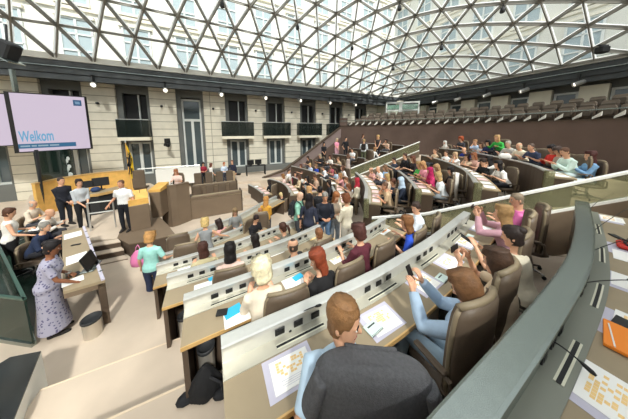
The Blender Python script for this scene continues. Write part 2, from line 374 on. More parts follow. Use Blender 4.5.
RB = {'d': ([(6.1, 5.0), (6.7, 5.8), (7.15, 6.8), (7.6, 8.2), (7.9, 9.6), (8.0, 11.0), (7.9, 11.9)], 3.0),
 'c': ([(4.51, 5.23), (5.15, 6.2), (5.7, 7.2), (6.2, 8.6), (6.5, 10.0), (6.6, 11.5)], 2.62),
 'b': ([(3.29, 5.93), (3.6, 6.9), (3.85, 8.0), (4.05, 9.3), (4.15, 10.8)], 2.24),
 'a': ([(1.75, 6.09), (2.15, 7.4), (2.36, 8.8), (2.4, 10.2)], 1.86),
 'z': ([(.93, 6.96), (1.0, 8.2), (.9, 9.5), (.55, 10.6)], 1.48),
 'w': ([(-.2, 8.9), (-.3, 9.7), (-.6, 10.7), (-1.1, 11.6)], 1.29),
 'y': ([(-1.0, 9.1), (-1.2, 9.9), (-1.6, 10.8), (-2.5, 11.8)], 1.1),
 'x': ([(-2.46, 9.7), (-3.0, 10.5), (-3.73, 11.42)], .86),
 'dd': ([(6.7, 14.0), (5.9, 15.6), (4.7, 17.0)], 3.0), 'cc': ([(5.3, 13.3), (4.5, 14.8), (3.2, 16.3)], 2.62),
 'bb': ([(3.6, 12.8), (2.9, 14.0), (1.8, 15.4)], 2.24), 'aa': ([(2.0, 12.1), (1.4, 13.3), (.4, 14.6)], 1.86), 'zz': ([(.3, 12.), (-.4, 13.0), (-1.4, 14.2)], 1.48)}
def shift(path, s):
    Pp, N = frames(path); return [(p.x+n.x*s, p.y+n.y*s) for p, n in zip(Pp, N)]
def terrace(name, path, z, depth, base=-.05):
    m = MB(); m.sweep(cr(path, .4), rect(0, depth, base, z)); return ob(name, m, M['carpet'], None, kind='structure')
L1 = [at(40, 390, FL[3]), at(190.6, 334, FL[3])]; L2 = [at(60, 441, FL[2]), at(190, 382, FL[2])]
for k in (1, 2, 3):
    p = shift(RA[k], .4)[1:]
    ex = {1: [(-2.3, .7), (-.55, 1.0)], 2: L2, 3: L1}[k]
    terrace('floor_terrace', ex+p+{1: [(4.6, 4.75)], 2: [(3.0, 5.3)], 3: []}[k], FL[k], 1.6)
terrace('floor_terrace', shift([(-1.5, -.3)]+RA[0][1:]+[(6.2, 4.3)], .4), FL[0], 3.5)
terrace('floor_terrace', shift(RA[4], .3), FL[4], 1.6)
# gently sloping floor towards the registration table
m = MB(); a = [(-3.0, 3.62, FL[4]), (-5., 2.95, .38), (-9, 2.2, .38)]; b = [(-3.35, 4.6, .003), (-5.0, 4.7, .3), (-9.5, 4.6, .38)]; c = [(-2.0, 2.3, FL[4]), (-3.5, 1.2, .38), (-8, 0, .38)]
d = [(-3.8, 5.3, .003), (-5.6, 5.6, .3), (-10, 6.4, .38)]
m.add(c+a+b+d, [(0, 3, 4, 1), (1, 4, 5, 2), (3, 6, 7, 4), (4, 7, 8, 5), (6, 9, 10, 7), (7, 10, 11, 8)]); o = ob('floor_ramp', m, M['carpet'], None, True, kind='structure')
for k, (p, z) in RB.items():
    fl = z-.86
    if fl > .03: terrace('floor_terrace', shift(p, .35), fl, 1.5 if k not in ('d', 'dd') else 4.0)
# ------------------------------------------------------------------ curved bench rows
def along(path, s):
    """point, tangent angle and normal at distance s along a plan path"""
    P_ = [Vector(a) for a in path]
    for a, b in zip(P_, P_[1:]):
        l = (b-a).length
        if s <= l or b is P_[-1]:
            d = (b-a).normalized(); return a+d*s, math.atan2(d.y, d.x), Vector((d.y, -d.x))
        s -= l
def bench(path, z, label, big=False, fittings=True, group=None, endp=True, step=.38, first=.35, pitch=.98):
    cpath = cr(path, .22); r = emp('bench_row', (0, 0, 0), label=label, cat='bench', group=group)
    cw = .13 if big else .1; f = z-.86
    lip = .012
    P = lambda prof: MB().sweep(cpath, prof)
    ob('outer_panel', P(rect(0, cw*.5, f-step, z-.03)), M['taupe_d'], r)
    ob('inner_panel', P(rect(cw*.5, cw-.01, z-.2, z-.03)), M['alu_d'] if big else M['alu'], r)
    ob('cap_rail', P([(-lip, z-.035), (cw+.004, z-.035), (cw+.004, z-.006), (cw-.01, z), (0, z), (-lip, z-.006)]), M['alu_d'] if big else M['alu'], r)
    l1 = cw+.105
    ob('ledge', P(rect(cw-.015, l1, z-.19, z-.15)), M['ledge_d'] if big else M['ledge'], r)
    ob('desk_top', P(rect(l1, l1+.335, z-.195, z-.158)), M['desk'], r)
    ob('wood_edge', P(rect(l1+.335, l1+.347, z-.197, z-.156)), M['wood'], r)
    if endp:
        for pt, s in ((cpath[0], 1), (cpath[-1], -1)):
            q = cpath[1] if s == 1 else cpath[-2]
            d = (Vector(q)-Vector(pt)).normalized()*s; n = Vector((d.y, -d.x))
            m = MB(); c = Vector(pt)+n*.26+d*s*.03; m.box((c.x, c.y, (f-step+z-.2)/2), (.05, .5, z-.2-f+step), math.atan2(n.y, n.x)-PI/2); ob('end_panel', m, M['taupe_d'], r)
    L = sum((Vector(b)-Vector(a)).length for a, b in zip(cpath, cpath[1:]))
    if fittings:
        s = first
        while s < L-.4:
            for kk in (-1, 0, 1):
                p, ang, n = along(cpath, s+kk*.17); m = MB(); c = p+n*(cw-.006)
                m.rbox((c.x, c.y, z-.095), (.085, .012, .06), .004, ang); m.box((c.x+n.x*.004, c.y+n.y*.004, z-.095), (.05, .01, .03), ang); ob('outlet', m, M['black'], r)
            a = [along(cpath, s-.22+q*.11) for q in range(5)]
            fr = MB(); sl = MB()
            pp = [(p.x+n.x*(cw+.062), p.y+n.y*(cw+.062)) for p, g, n in a]
            fr.sweep(pp, rect(-.019, .019, z-.152, z-.146)); sl.sweep(pp, rect(-.009, .009, z-.15, z-.1445))
            o = ob('slot_frame', fr, M['slotf'], r); ob('slot', sl, M['black'], o)
            s += pitch
    return cpath
BEN = {}
NAMES = {0: 'long grey metal topped bench with microphones nearest the camera', 1: 'long taupe bench where the man before the grey jacket sits', 2: 'taupe bench row with the white-haired person and the red-haired woman',
 3: 'taupe bench row in front of the white-haired person, with the pale pink top', 4: 'taupe bench row, second in front of the white-haired person', 5: 'taupe bench row beside the woman with the pink bag', 6: 'frontmost bench row curving beside the speaker platform'}
for k, p in RA.items():
    BEN[k] = bench(p, CAP[k], NAMES[k], big=(k == 0), group='curved bench rows', fittings=(k < 6), first={0: .55, 1: .62}.get(k, .5))
BN = {'d': 'uppermost curved bench beyond the glass balustrade, ending at the man in mint', 'c': 'second curved bench beyond the glass balustrade, where the two black-haired women sit', 'b': 'third curved bench beyond the balustrade with white jackets on its chairs',
 'a': 'curved bench beyond the balustrade where the man in khaki sits', 'z': 'curved bench below the standing group, beside the red headscarf', 'w': 'short curved bench on the far floor behind the bald man with backpack', 'y': 'dark curved bench end beside the far floor with round fittings', 'x': 'low curved bench front standing on the far left floor',
 'dd': 'uppermost bench of the far block by the brown wall', 'cc': 'second bench of the far block behind the man with a backpack', 'bb': 'middle bench of the far block', 'aa': 'lower bench of the far block by the second balustrade', 'zz': 'lowest bench of the far block'}
for k, (p, z) in RB.items(): BEN[k] = bench(p, z, BN[k], group='curved bench rows', fittings=False)

for q in (L1, L2):
    m = MB(); z = FL[3] if q is L1 else FL[2]; m.sweep([q[0], q[1]], rect(-.008, .014, z-.02, z+.003)); ob('floor_edge_highlight', m, mat('pale_nosing', 'decab0', .8), None, kind='structure')  # pale strip paints the highlight along the two carpet step edges
m = MB(); m.poly([(-.55, 5.3), (.15, 4.95), (1.2, 6.2), (1.2, 7.2), (.2, 7.0), (-.7, 6.3)], -.02, .6); ob('floor_landing', m, M['carpet'], None, kind='structure')
terrace('floor_terrace', shift(RB['d'][0], .55)[2:], 2.3, 1.0, 2.0)
# ================================================================== balustrades, tribune, podium, furniture
def V3(p, z=None): return Vector((p[0], p[1], p[2] if z is None else z))
def balustrade(name, pts, hg, label, kerb=.45, glassm='rglass', railm='white', rw=.07, post=None):
    r = emp(name, (0, 0, 0), label=label, cat='balustrade')
    plan = [(p[0], p[1]) for p in pts]; zs = [p[2] for p in pts]
    def sw(prof): m = MB(); m.sweep(plan, prof, zf=zs); return m
    ob('handrail', sw([(-rw/2, -.045), (rw/2, -.045), (rw/2, 0), (-rw/2, 0)]), M[railm], r)
    ob('glass_panel', sw([(-.006, -hg), (.006, -hg), (.006, -.045), (-.006, -.045)]), M[glassm], r)
    ob('bottom_rail', sw([(-rw/2, -hg-.05), (rw/2, -hg-.05), (rw/2, -hg), (-rw/2, -hg)]), M[railm], r)
    if kerb: ob('kerb', sw([(-.05, -hg-kerb), (.05, -hg-kerb), (.05, -hg-.05), (-.05, -hg-.05)]), M['taupe'], r)
    if post:
        for i in range(len(pts)):
            m = MB(); m.box((pts[i][0], pts[i][1], zs[i]-hg/2), (.02, .03, hg)); ob('glass_clip', m, M['alu'], r)
    return r
def seg(a, b, n): return [a.lerp(b, i/n) for i in range(n+1)]
A = atY(425, 213, 4.3); B = atY(640, 168.5, 3.35)
balustrade('glass_balustrade', [atY(372, 217, 4.8)] + seg(A, B, 5) + [B+(B-A)*.5], .49, 'long glass stair balustrade with pale rail crossing behind the boy in pink', kerb=.95)
A = atY(351, 168, 10.9); B = atY(419.5, 141.5, 12.4)
balustrade('glass_balustrade', seg(A, B, 4), .55, 'distant glass stair balustrade below the standing man in white')
A = atY(436, 152, 11.9); B = atY(441, 142.5, 12.9)
# floor of the stair beside the near balustrade
m = MB(); a0 = atY(430, 213, 4.6); b0 = atY(640, 168.5, 3.6)
for i in range(10):
    p = a0.lerp(b0, i/10); m.box((p.x+.3, p.y+.55, p.z-1.2), (.42, 1.0, .22))
ob('floor_stair', m, M['carpet'], None, kind='structure')
# block B bench ends: green glass end posts
for k in 'abcd':
    path = RB[k][0]; z = RB[k][1]; p, ang, n = along(path, 0); m = MB(); c = p+n*.08
    m.box((c.x-math.cos(ang)*.1, c.y-math.sin(ang)*.1, z-.3), (.1, .16, .6), ang)
    par = next(o for o in bpy.data.objects if o.get('label') == BN[k]); ob('end_glass', m, M['rglass'], par)
# ---- brown tribune front wall
W = cr([(2.9, 19.3), (6.5, 17.5), (9.8, 15), (12, 12), (13.2, 9), (13.6, 6), (13.4, 3), (12.5, 0)], .6)
wt = emp('wall_tribune_front', (0, 0, 0), kind='structure')
m = MB(); m.sweep(W, rect(-.12, .06, 1.2, 4.5)); ob('cladding', m, M['brown'], wt)
m = MB(); m.sweep(W, rect(-.16, .1, 4.5, 4.56)); ob('coping', m, M['taupe_d'], wt)
m = MB(); m.sweep(W, [(-6.5, 3.8), (-.15, 3.8), (-.15, 4.3), (-1.1, 4.3), (-1.1, 4.62), (-2.0, 4.62), (-2.0, 4.94), (-6.5, 4.94)]); ob('stepped_deck', m, M['taupe_d'], wt)
m = MB(); m.poly([(2.9, 19.3), (2.9, 19.6), (-.6, 18.2), (-3.6, 14.8), (-3.4, 14.75), (-.4, 18.0)], -.1, .3)
sp_ = emp('wall_sloped_parapet', (0, 0, 0), kind='structure')
a = atY(342, 126, 19.4); b = atY(300, 158, 16.5); c = atY(284, 170, 14.6); d = atY(262, 178, 14.0)
pl = [a, b, c, d]; m = MB(); m.sweep([(p.x, p.y) for p in pl], [(-.12, -.9), (.1, -.9), (.1, 0), (-.12, 0)], zf=[p.z-.06 for p in pl]); ob('face', m, M['lilac'], sp_)
m = MB(); m.sweep([(p.x, p.y) for p in pl], [(-.16, -.1), (.14, -.1), (.14, 0), (-.16, 0)], zf=[p.z+.04 for p in pl]); ob('coping', m, M['taupe_d'], sp_)
m = MB(); m.sweep([(p.x, p.y) for p in pl], [(-.1, -2.5), (.08, -2.5), (.08, -.88), (-.1, -.88)], zf=[p.z-.06 for p in pl]); ob('lower_face', m, M['brown'], sp_)
tr = emp('tribune_railing', (0, 0, 0), label='thin rail with slanted pale brackets along the top of the brown wall', cat='railing')
m = MB(); m.sweep(W, rect(-.2, -.15, 4.98, 5.03)); ob('handrail', m, M['alu_d'], tr)
LW = sum((Vector(b)-Vector(a)).length for a, b in zip(W, W[1:]))
s = 1.0
while s < LW-1:
    p, ang, n = along(W, s); m = MB(); t = Vector((math.cos(ang), math.sin(ang)))
    q = [p-n*.28-t*.10, p-n*.28+t*.16]
    m.loft([[(q[0].x, q[0].y, 4.57), (q[0].x+n.x*.05, q[0].y+n.y*.05, 4.57), (q[0].x+n.x*.05, q[0].y+n.y*.05, 4.66), (q[0].x, q[0].y, 4.66)],
            [(q[1].x, q[1].y, 4.72), (q[1].x+n.x*.05, q[1].y+n.y*.05, 4.72), (q[1].x+n.x*.05, q[1].y+n.y*.05, 4.92), (q[1].x, q[1].y, 4.92)]])
    ob('bracket', m, M['glaz'], tr); s += .58
m = MB(); p, ang, n = along(W, 16.2); m.rbox((0, 0, 0), (.34, .22, .16), .02); m.box((0, -.13, 0), (.26, .03, .1)); o = ob('projector', m, M['black'], None, label='small black projector on the coping of the brown tribune wall', cat='projector'); o.location = (p.x, p.y, 4.64); o.rotation_euler = (0, 0, ang)
# theatre seats of the tribune
def theatre_seat():
    t = emp('theatre_seat', (0, 0, 0), cat='seat', label='x')
    m = MB(); m.loft([[(x, y0, z) for x, z in ((-.25, .42), (.25, .42), (.26, .86), (.2, .93), (-.2, .93), (-.26, .86))] for y0 in (-.33, -.25)]); ob('backrest', m, M['tseat'], t)
    m = MB(); m.rbox((0, -.17, .62), (.47, .1, .34), .03); ob('folded_cushion', m, M['tseat_d'], t)
    m = MB(); m.box((.275, -.2, .35), (.04, .3, .7)); ob('armrest', m, M['taupe_d'], t)
    return t
TS = theatre_seat(); first_ = True
for row, off, z in ((0, -.75, 4.3), (1, -1.65, 4.62), (2, -2.55, 4.94)):
    s = .8 if row else 1.6
    while s < LW-.9:
        p, ang, n = along(W, s); p = p+n*off; rz = math.atan2(n.y, n.x)-PI/2
        vv = -p.x*.4472+p.y*.8944; uu = p.x*.8944+p.y*.4472
        if vv > 15.6 or vv < -4.8 or uu > 20.2: s += .58; continue
        lb = ('taupe fold-up seat in the front row of the tribune behind the rail', 'taupe fold-up seat in the second row of the tribune', 'taupe fold-up seat in the third row of the tribune by the windows')[row]
        g = ('front row tribune seats', 'second row tribune seats', 'third row tribune seats')[row]
        if first_: TS.location = (p.x, p.y, z); TS.rotation_euler = (0, 0, rz); TS['label'] = lb; TS['group'] = g; first_ = False
        else: copytree(TS, (p.x, p.y, z), rz, label=lb, group=g)
        s += .58
# ---- glazed corner box
g = emp('wall_glazed_corner', (0, 0, 0), kind='structure')
a = atY(386, 118, 21.5); b = atY(418, 118, 20.5); d = (Vector((b.x, b.y))-Vector((a.x, a.y))); ang = math.atan2(d.y, d.x); L = d.length
for nm, boxes, mm in (('frame', [((L/2, 0, 7.0), (L, .12, .14)), ((L/2, 0, 6.2), (L, .1, .1)), ((0, 0, 5.6), (.12, .12, 3)), ((L*.45, 0, 5.6), (.3, .2, 3)), ((L, 0, 5.6), (.12, .12, 3))], 'win'),
                     ('pane', [((L/2, .02, 5.8), (L, .02, 2.4))], 'clear'), ('green_band', [((L/2, .6, 6.6), (L, .1, .5))], 'green'), ('back', [((L/2, 2.2, 6), (L+2, .1, 3))], 'cream2')):
    m = MB()
    for c, dd in boxes: m.box(c, dd)
    o = ob(nm, m, M[mm], g)
g.location = (a.x, a.y, 0); g.rotation_euler = (0, 0, ang)
for i, px_ in enumerate((345, 372, 398)):
    p = atY(px_, 117, 19.3-i*.6); m = MB(); m.rbox((0, 0, .45), (.8, .4, .9), .02); m.box((0, -.21, .45), (.74, .02, .8)); o = ob('cabinet', m, M['brown'], None, label='low brown cabinet on the far gallery, %s from the windowed wall' % ('first', 'second', 'third')[i], cat='cabinet', group='brown cabinets in the gallery corner'); o.location = (p.x, p.y+.9, 4.45)
# ---- speaker platform
ZP = .7
pf = emp('floor_speaker_platform', (0, 0, 0), kind='structure')
top = [at(x, y, ZP) for x, y in ((117, 238), (129, 244), (152, 240), (175, 234), (168, 225), (160, 217), (150, 205), (136, 206), (127, 215))]
m = MB(); m.poly(top, -.02, ZP-.03); ob('front', m, M['taupe_d'], pf)
m = MB(); m.poly(top, ZP-.03, ZP); ob('top', m, M['taupe'], pf)
back = [at(x, y, ZP) for x, y in ((117.5, 238.3), (127.3, 215), (136, 206), (150, 205), (165, 190), (150, 183), (30, 195), (20, 215), (40, 232), (80, 241))]
m = MB(); m.poly(back, -.02, ZP-.004); ob('rear_floor', m, M['carpet'], pf)
for i in range(4):
    za = ZP*(i+1)/4; t = i/4; u = (i+1)/4 if i < 3 else 1
    lo = [Vector(at(104, 280, 0)), Vector(at(132, 272, 0))]; hi = [Vector(at(82, 245, ZP)), Vector(at(118, 239, ZP))]
    p0 = [lo[0].lerp(hi[0], t), lo[1].lerp(hi[1], t)]
    pl4 = [(p0[0].x, p0[0].y), (p0[1].x, p0[1].y), (hi[1].x, hi[1].y), (hi[0].x, hi[0].y)]
    m = MB(); m.poly(pl4, ZP*i/4-.02 if i else -.02, za-.03); ob('riser', m, M['taupe_d'], pf); m = MB(); m.poly(pl4, za-.03, za); ob('step', m, M['carpet'], pf)
# lectern
def plan(*p): return [at(x, y, z) for x, y, z in p]
p = plan((131.5, 232, ZP), (151.5, 227, ZP)); d = Vector(p[1])-Vector(p[0]); ang = math.atan2(d.y, d.x); wd = d.length
le = emp('lectern', (p[0][0], p[0][1], ZP), ang, label='taupe lectern with slanted honey oak top on the platform', cat='lectern')
m = MB(); m.rbox((wd/2, .35, .43), (wd, .7, .86), .015); ob('body', m, M['taupe'], le)
m = MB(); m.loft([[(x, .02, .86), (x, .7, .86), (x, .7, 1.22), (x, .02, 1.0)] for x in (.0, wd)]); ob('oak_top', m, M['oak'], le)
m = MB(); m.box((wd/2, .05, 1.03), (wd, .05, .05)); ob('oak_lip', m, M['oak'], le)
for x in (.3, .5): m = MB(); m.tube([(x, .5, 1.16), (x, .45, 1.3), (x, .32, 1.36)], .008, 5); ob('microphone', m, M['black'], le)
p = plan((151.5, 218, ZP), (162, 217, ZP)); d = Vector(p[1])-Vector(p[0]); ang = math.atan2(d.y, d.x); wd = d.length
l2 = emp('lectern', (p[0][0], p[0][1], ZP), ang, label='second taupe lectern with orange oak top, behind the first', cat='lectern')
m = MB(); m.rbox((wd/2, .4, .5), (wd, .8, 1.0), .015); ob('body', m, M['taupe'], l2)
m = MB(); m.loft([[(x, .02, 1.0), (x, .8, 1.0), (x, .8, 1.2), (x, .02, 1.1)] for x in (-.02, wd+.02)]); ob('oak_top', m, M['oak'], l2)
# big curved taupe screen
pp = cr([at(*q) for q in ((164, 217, .35), (173.5, 226.5, 0), (191, 220, 0))], .2)
t_ = emp('curved_screen', (0, 0, 0), label='tall curved taupe panel beside the two lecterns', cat='partition')
m = MB(); m.sweep(pp, rect(-.06, .06, 0, 1.75)); ob('panel', m, M['taupe'], t_)
m = MB(); m.sweep(pp, rect(-.075, .075, 1.75, 1.79)); ob('capping', m, M['taupe'], t_)
# government benches
def gbench(p0, p1, zb, zt, dp, label, nseat, soff):
    d = Vector(p1)-Vector(p0); ang = math.atan2(d.y, d.x); L = d.length
    r = emp('government_bench', (p0[0], p0[1], zb), ang, label=label, cat='bench', group='taupe government benches')
    m = MB(); m.rbox((L/2, .04, (zt-zb)/2), (L, .08, zt-zb), .01); ob('front_panel', m, M['taupe'], r)
    m = MB(); m.box((L/2, dp/2, zt-zb-.12), (L, dp, .05)); ob('desk_top', m, M['desk'], r)
    for x in (.03, L-.03): m = MB(); m.box((x, dp/2, (zt-zb)/2), (.06, dp, zt-zb)); ob('end_panel', m, M['taupe_d'], r)
    for i in range(nseat):
        q = Vector(p0)+d*((i+.5+soff)/nseat)+Vector((-d.y, d.x)).normalized()*(dp+.35)
        GS.append((q, ang, zb, i))
GS = []
b1a, b1b = Vector(at(191, 220, 0)), Vector(at(243, 210.5, 0))
gbench(b1a, b1b, 0, 1.05, .6, 'front taupe government bench on the left floor', 4, 0)
nn = Vector((-(b1b-b1a).y, (b1b-b1a).x)).normalized()
gbench(b1a+nn*1.55, b1b+nn*1.55, .35, 1.2, .6, 'second taupe government bench standing a step higher', 4, 0)
m = MB(); q = [b1a+nn*1.0-(b1b-b1a)*.05, b1b+nn*1.0+(b1b-b1a)*.1, b1b+nn*5+(b1b-b1a)*.1, b1a+nn*5-(b1b-b1a)*.05]; m.poly([(a.x, a.y) for a in q], -.02, .35); ob('floor_step', m, M['carpet'], None, kind='structure')
for j, (q, ang, zb, i) in enumerate(GS):
    t = emp('government_chair', (q.x, q.y, zb), ang, label='square taupe chair back at the %s government bench, %s from the lecterns' % ('front' if zb < .1 else 'second', ('first', 'second', 'third', 'fourth')[i]), cat='chair', group='square government chairs')
    m = MB(); m.rbox((0, 0, .47), (.4, .5, .1), .03); ob('seat', m, M['chair'], t)
    m = MB(); m.rbox((0, .27, .92), (.38, .08, .7), .03); ob('backrest', m, M['chair'], t)
    m = MB(); m.tube([(0, 0, .03), (0, 0, .44)], .035, 8); m.box((0, 0, .02), (.5, .05, .04)); m.box((0, 0, .02), (.05, .5, .04)); ob('base', m, M['steel'], t)
# steps on the far left floor
for i, (x0, y0, x1, y1, z) in enumerate(((228, 207, 262, 203, .12), (232, 197, 262, 193, .3), (236, 189, 262, 186, .48), (238, 182, 300, 178, .62))):
    a, b = Vector(at(x0, y0, z)), Vector(at(x1, y1, z)); n = Vector((-(b-a).y, (b-a).x)).normalized(); m = MB(); m.poly([tuple(a), tuple(b), tuple(b+n*4), tuple(a+n*4)], -.02, z); ob('floor_step', m, M['carpet'], None, kind='structure')
# presidium back panel, desk, monitors
pb = [atY(34, 190, 7.2), atY(64, 181, 8.2), atY(100, 175, 9.2), atY(134, 171, 9.9)]
o_ = emp('oak_back_panel', (0, 0, 0), label='curved honey oak panel behind the presidium desk', cat='panel')
m = MB(); m.sweep(cr([(p.x, p.y) for p in pb], .3), rect(-.05, .05, ZP, 2.0)); ob('panel', m, M['oak'], o_)
m = MB(); m.sweep(cr([(p.x, p.y) for p in pb], .3), rect(-.07, .07, 2.0, 2.05)); ob('capping', m, M['wood'], o_)
pd = [atY(84, 197, 7.3), atY(98, 196, 7.5), atY(112, 190, 7.9), atY(126, 188, 8.4)]
r = emp('presidium_desk', (0, 0, 0), label='long presidium desk with oak edge and dark front below the oak panel', cat='desk')
dp = cr([(p.x, p.y) for p in pd], .25)
for nm, prof, mm in (('desk_top', rect(-.55, .05, 1.5, 1.55), 'desk'), ('oak_edge', rect(.05, .09, 1.46, 1.56), 'wood'), ('front_panel', rect(-.02, .02, ZP, 1.5), 'dark'), ('rear_foot', rect(-.52, -.47, ZP, 1.5), 'taupe_d')):
    m = MB(); m.sweep(dp, prof); ob(nm, m, M[mm], r)
for i, (px_, py_, Y, lab) in enumerate(((87, 193, 7.75, 'black monitor on the presidium desk behind the woman in grey'), (102, 191, 8.05, 'larger black monitor on the presidium desk, nearest the man in white'))):
    p = atY(px_, py_, Y); t = emp('monitor', (p.x, p.y, 1.551), .75, label=lab, cat='monitor', group='monitors on the presidium desk')
    w_, h_ = (.42, .28) if i == 0 else (.5, .36)
    m = MB(); m.rbox((0, 0, .16+h_/2), (w_, .04, h_), .01); ob('housing', m, M['black'], t)
    m = MB(); m.box((0, -.022, .16+h_/2), (w_-.04, .004, h_-.04)); ob('display', m, M['dark'], t)
    m = MB(); m.box((0, .02, .1), (.05, .03, .2)); m.rbox((0, 0, .008), (.22, .16, .016), .005); ob('stand', m, M['black'], t)
m = MB(); m.lathe([(0, 0), (.12, 0), (.16, .1), (.1, .18), (0, .2)], (0, 0, 0), 10); p = atY(96, 192, 7.75); o = ob('bag', m, mat('navy_cloth', '2c3f66', .8), None, True, label='small navy bag between the two monitors on the presidium desk', cat='bag'); o.location = (p.x, p.y, 1.55)
p = atY(140, 190, 9.3); t = emp('presidium_chair', (p.x, p.y, ZP), .4, label='tall square taupe chair back beside the flag', cat='chair')
m = MB(); m.rbox((0, 0, .98), (.5, .1, .9), .03); ob('backrest', m, M['chair'], t); m = MB(); m.rbox((0, .25, .5), (.5, .5, .1), .03); ob('seat', m, M['chair'], t); m = MB(); m.tube([(0, .25, 0), (0, .25, .46)], .04, 8); m.box((0, .25, .02), (.5, .06, .04)); ob('base', m, M['steel'], t)
# stair rail on platform
r = emp('stair_railing', (0, 0, 0), label='steel stair railing with two bars beside the man in white', cat='railing')
a, b = Vector(at(91, 231, ZP)), Vector(at(116, 227, ZP))
for q in (a, b): m = MB(); m.tube([(q.x, q.y, ZP), (q.x, q.y, 1.66)], .02 if q is b else .026, 8); ob('post', m, M['alu'], r)
for z in (1.66, 1.3): m = MB(); m.tube([(a.x, a.y, z), (b.x, b.y, z)], .022, 8); ob('bar', m, M['alu'], r)
# flag
p = atY(131, 190, 9.2)
r = emp('flag', (p.x, p.y, ZP), label='yellow flag with black lion hanging on a pole behind the lectern', cat='flag')
m = MB(); m.tube([(0, 0, 0), (0, 0, 2.75)], .018, 8); m.lathe([(0, 0), (.18, 0), (.16, .05), (.03, .06), (0, .06)], (0, 0, 0), 12); ob('pole', m, M['oak'], r)
m = MB(); m.lathe([(0, 0), (.03, .02), (.025, .1), (0, .16)], (0, 0, 2.75), 8); ob('finial', m, M['alu'], r)
rows2 = []
for i in range(9):
    z = 2.65-i*.2; wv = .03+.16*min(1, i/3); rows2.append([(.02+wv*(.3+.7*k/8)*(1 if k else .2), .05*math.sin(k*1.6+i*.3)*min(1, i/2), z) for k in range(9)])
m = MB()
for a, b in zip(rows2, rows2[1:]):
    for k in range(8): m.add([a[k], a[k+1], b[k+1], b[k]], [(0, 1, 2, 3)])
f_ = ob('cloth', m, M['flagy'], r, True)
m = MB()
for c, d in (((.14, -.06, 1.95), (.09, .01, .5)), ((.09, -.06, 1.7), (.16, .01, .12)), ((.17, -.06, 2.25), (.07, .01, .14)), ((.08, -.06, 2.05), (.12, .01, .06)), ((.1, -.06, 1.45), (.05, .01, .4)), ((.19, -.06, 1.42), (.05, .01, .3)), ((.21, -.06, 1.85), (.04, .01, .4))): m.rbox(c, d, .02, M=Matrix.Rotation(.25, 3, 'Y'))
ob('lion_emblem', m, M['black'], r)
# ---- big display
def planequad(c, Yl, Yr):
    pl = atY(0, 130, Yl); pr = atY(84, 130, Yr)
    A = Vector((pl.x, pl.y)); B = Vector((pr.x, pr.y)); out = []
    for x, y in c:
        d = atY(x, y, 1.0); t = d.x  # direction (t,1)
        dd = B-A; k = (A.x*dd.y-A.y*dd.x)/(t*dd.y-dd.x); out.append(atY(x, y, k))
    return out
q = planequad([(8.5, 92.5), (83.8, 97.4), (90.5, 148), (19.5, 152)], 8.6, 9.1)
ux = ((q[1]-q[0])+(q[2]-q[3])).normalized(); nz = ux.cross((q[0]-q[3])).normalized()
if nz.y > 0: nz = -nz
dsp = emp('large_display', (0, 0, 0), label='large wall display showing Welkom on a pale lilac slide', cat='display')
def slab(a, b, c, d, t0, t1): return MB().loft([[p+nz*t0 for p in (a, b, c, d)], [p+nz*t1 for p in (a, b, c, d)]])
def qp(s, t): return q[0].lerp(q[1], s).lerp(q[3].lerp(q[2], s), t)
ob('housing', slab(qp(-.07, -.02), qp(1.003, -.02), qp(1.003, 1.02), qp(-.07, 1.02), -.12, -.01), M['black'], dsp)
SCR = emit('lit_slide', 'e6d6ea', .72)
ob('slide', slab(qp(0, 0), qp(1, 0), qp(1, 1), qp(0, 1), -.008, .0), SCR, dsp)
ob('slide_bar', slab(qp(.0, .865), qp(.8, .865), qp(.8, .945), qp(.0, .945), .001, .004), emit('slide_bar_blue', '2f78a6', .6), dsp)
ob('slide_logo', slab(qp(.84, .06), qp(.955, .06), qp(.955, .17), qp(.84, .17), .001, .004), emit('slide_logo_blue', '2b6490', .6), dsp)
def text(s, body, par, m, at0, at1, h, name='lettering', off=.006):
    cu = bpy.data.curves.new(name, 'FONT'); cu.body = body; cu.size = 1; cu.extrude = 0; cu.offset = .022
    t = bpy.data.objects.new(name, cu); COL.objects.link(t); bpy.context.view_layer.update()
    me = bpy.data.meshes.new_from_object(t.evaluated_get(bpy.context.evaluated_depsgraph_get())); bpy.data.objects.remove(t)
    xs = [v.co.x for v in me.vertices]; x0, x1 = min(xs), max(xs); ax = (at1-at0); L = ax.length; ax.normalize(); up = (q[0]-q[3]).normalized()
    for v in me.vertices:
        p = at0+ax*((v.co.x-x0)/(x1-x0)*L)+up*(v.co.y*h)+nz*off; v.co = p
    return ob(name, me, m, par)
text(0, 'Welkom', dsp, emit('slide_letter_blue', '74bce6', .68), qp(.03, .825), qp(.5, .815), .66)
sb = emit('slide_bar_marks', 'bcd8ea', .55)
for a_, b_ in ((.03, .16), (.18, .25), (.27, .41), (.43, .56)): ob('bar_mark', slab(qp(a_, .893), qp(b_, .893), qp(b_, .918), qp(a_, .918), .005, .007), sb, dsp)
ob('logo_mark', slab(qp(.862, .09), qp(.93, .09), qp(.935, .14), qp(.872, .14), .005, .007), emit('logo_light_blue', '8fb6d8', .6), dsp)
m = MB(); a = qp(.02, -.3); b = qp(.02, -.02); m.box(tuple((a+b)/2-nz*.2), (.12, .12, 1.2)); ob('hanger', m, M['alu_d'], dsp)
# second display at the frame's edge, behind
d2 = emp('large_display', (0, 0, 0), label='second lilac display half hidden behind the large one at the left edge', cat='display')
o3 = (q[0]-q[1])*1.18+nz*-.9
ob('housing', slab(*[qp(s, t)+o3 for s, t in ((-.02, -.02), (1.02, -.02), (1.02, 1.02), (-.02, 1.02))], -.2, -.01), M['black'], d2)
ob('slide', slab(*[qp(s, t)+o3 for s, t in ((0, 0), (1, 0), (1, 1), (0, 1))], -.008, 0), SCR, d2)
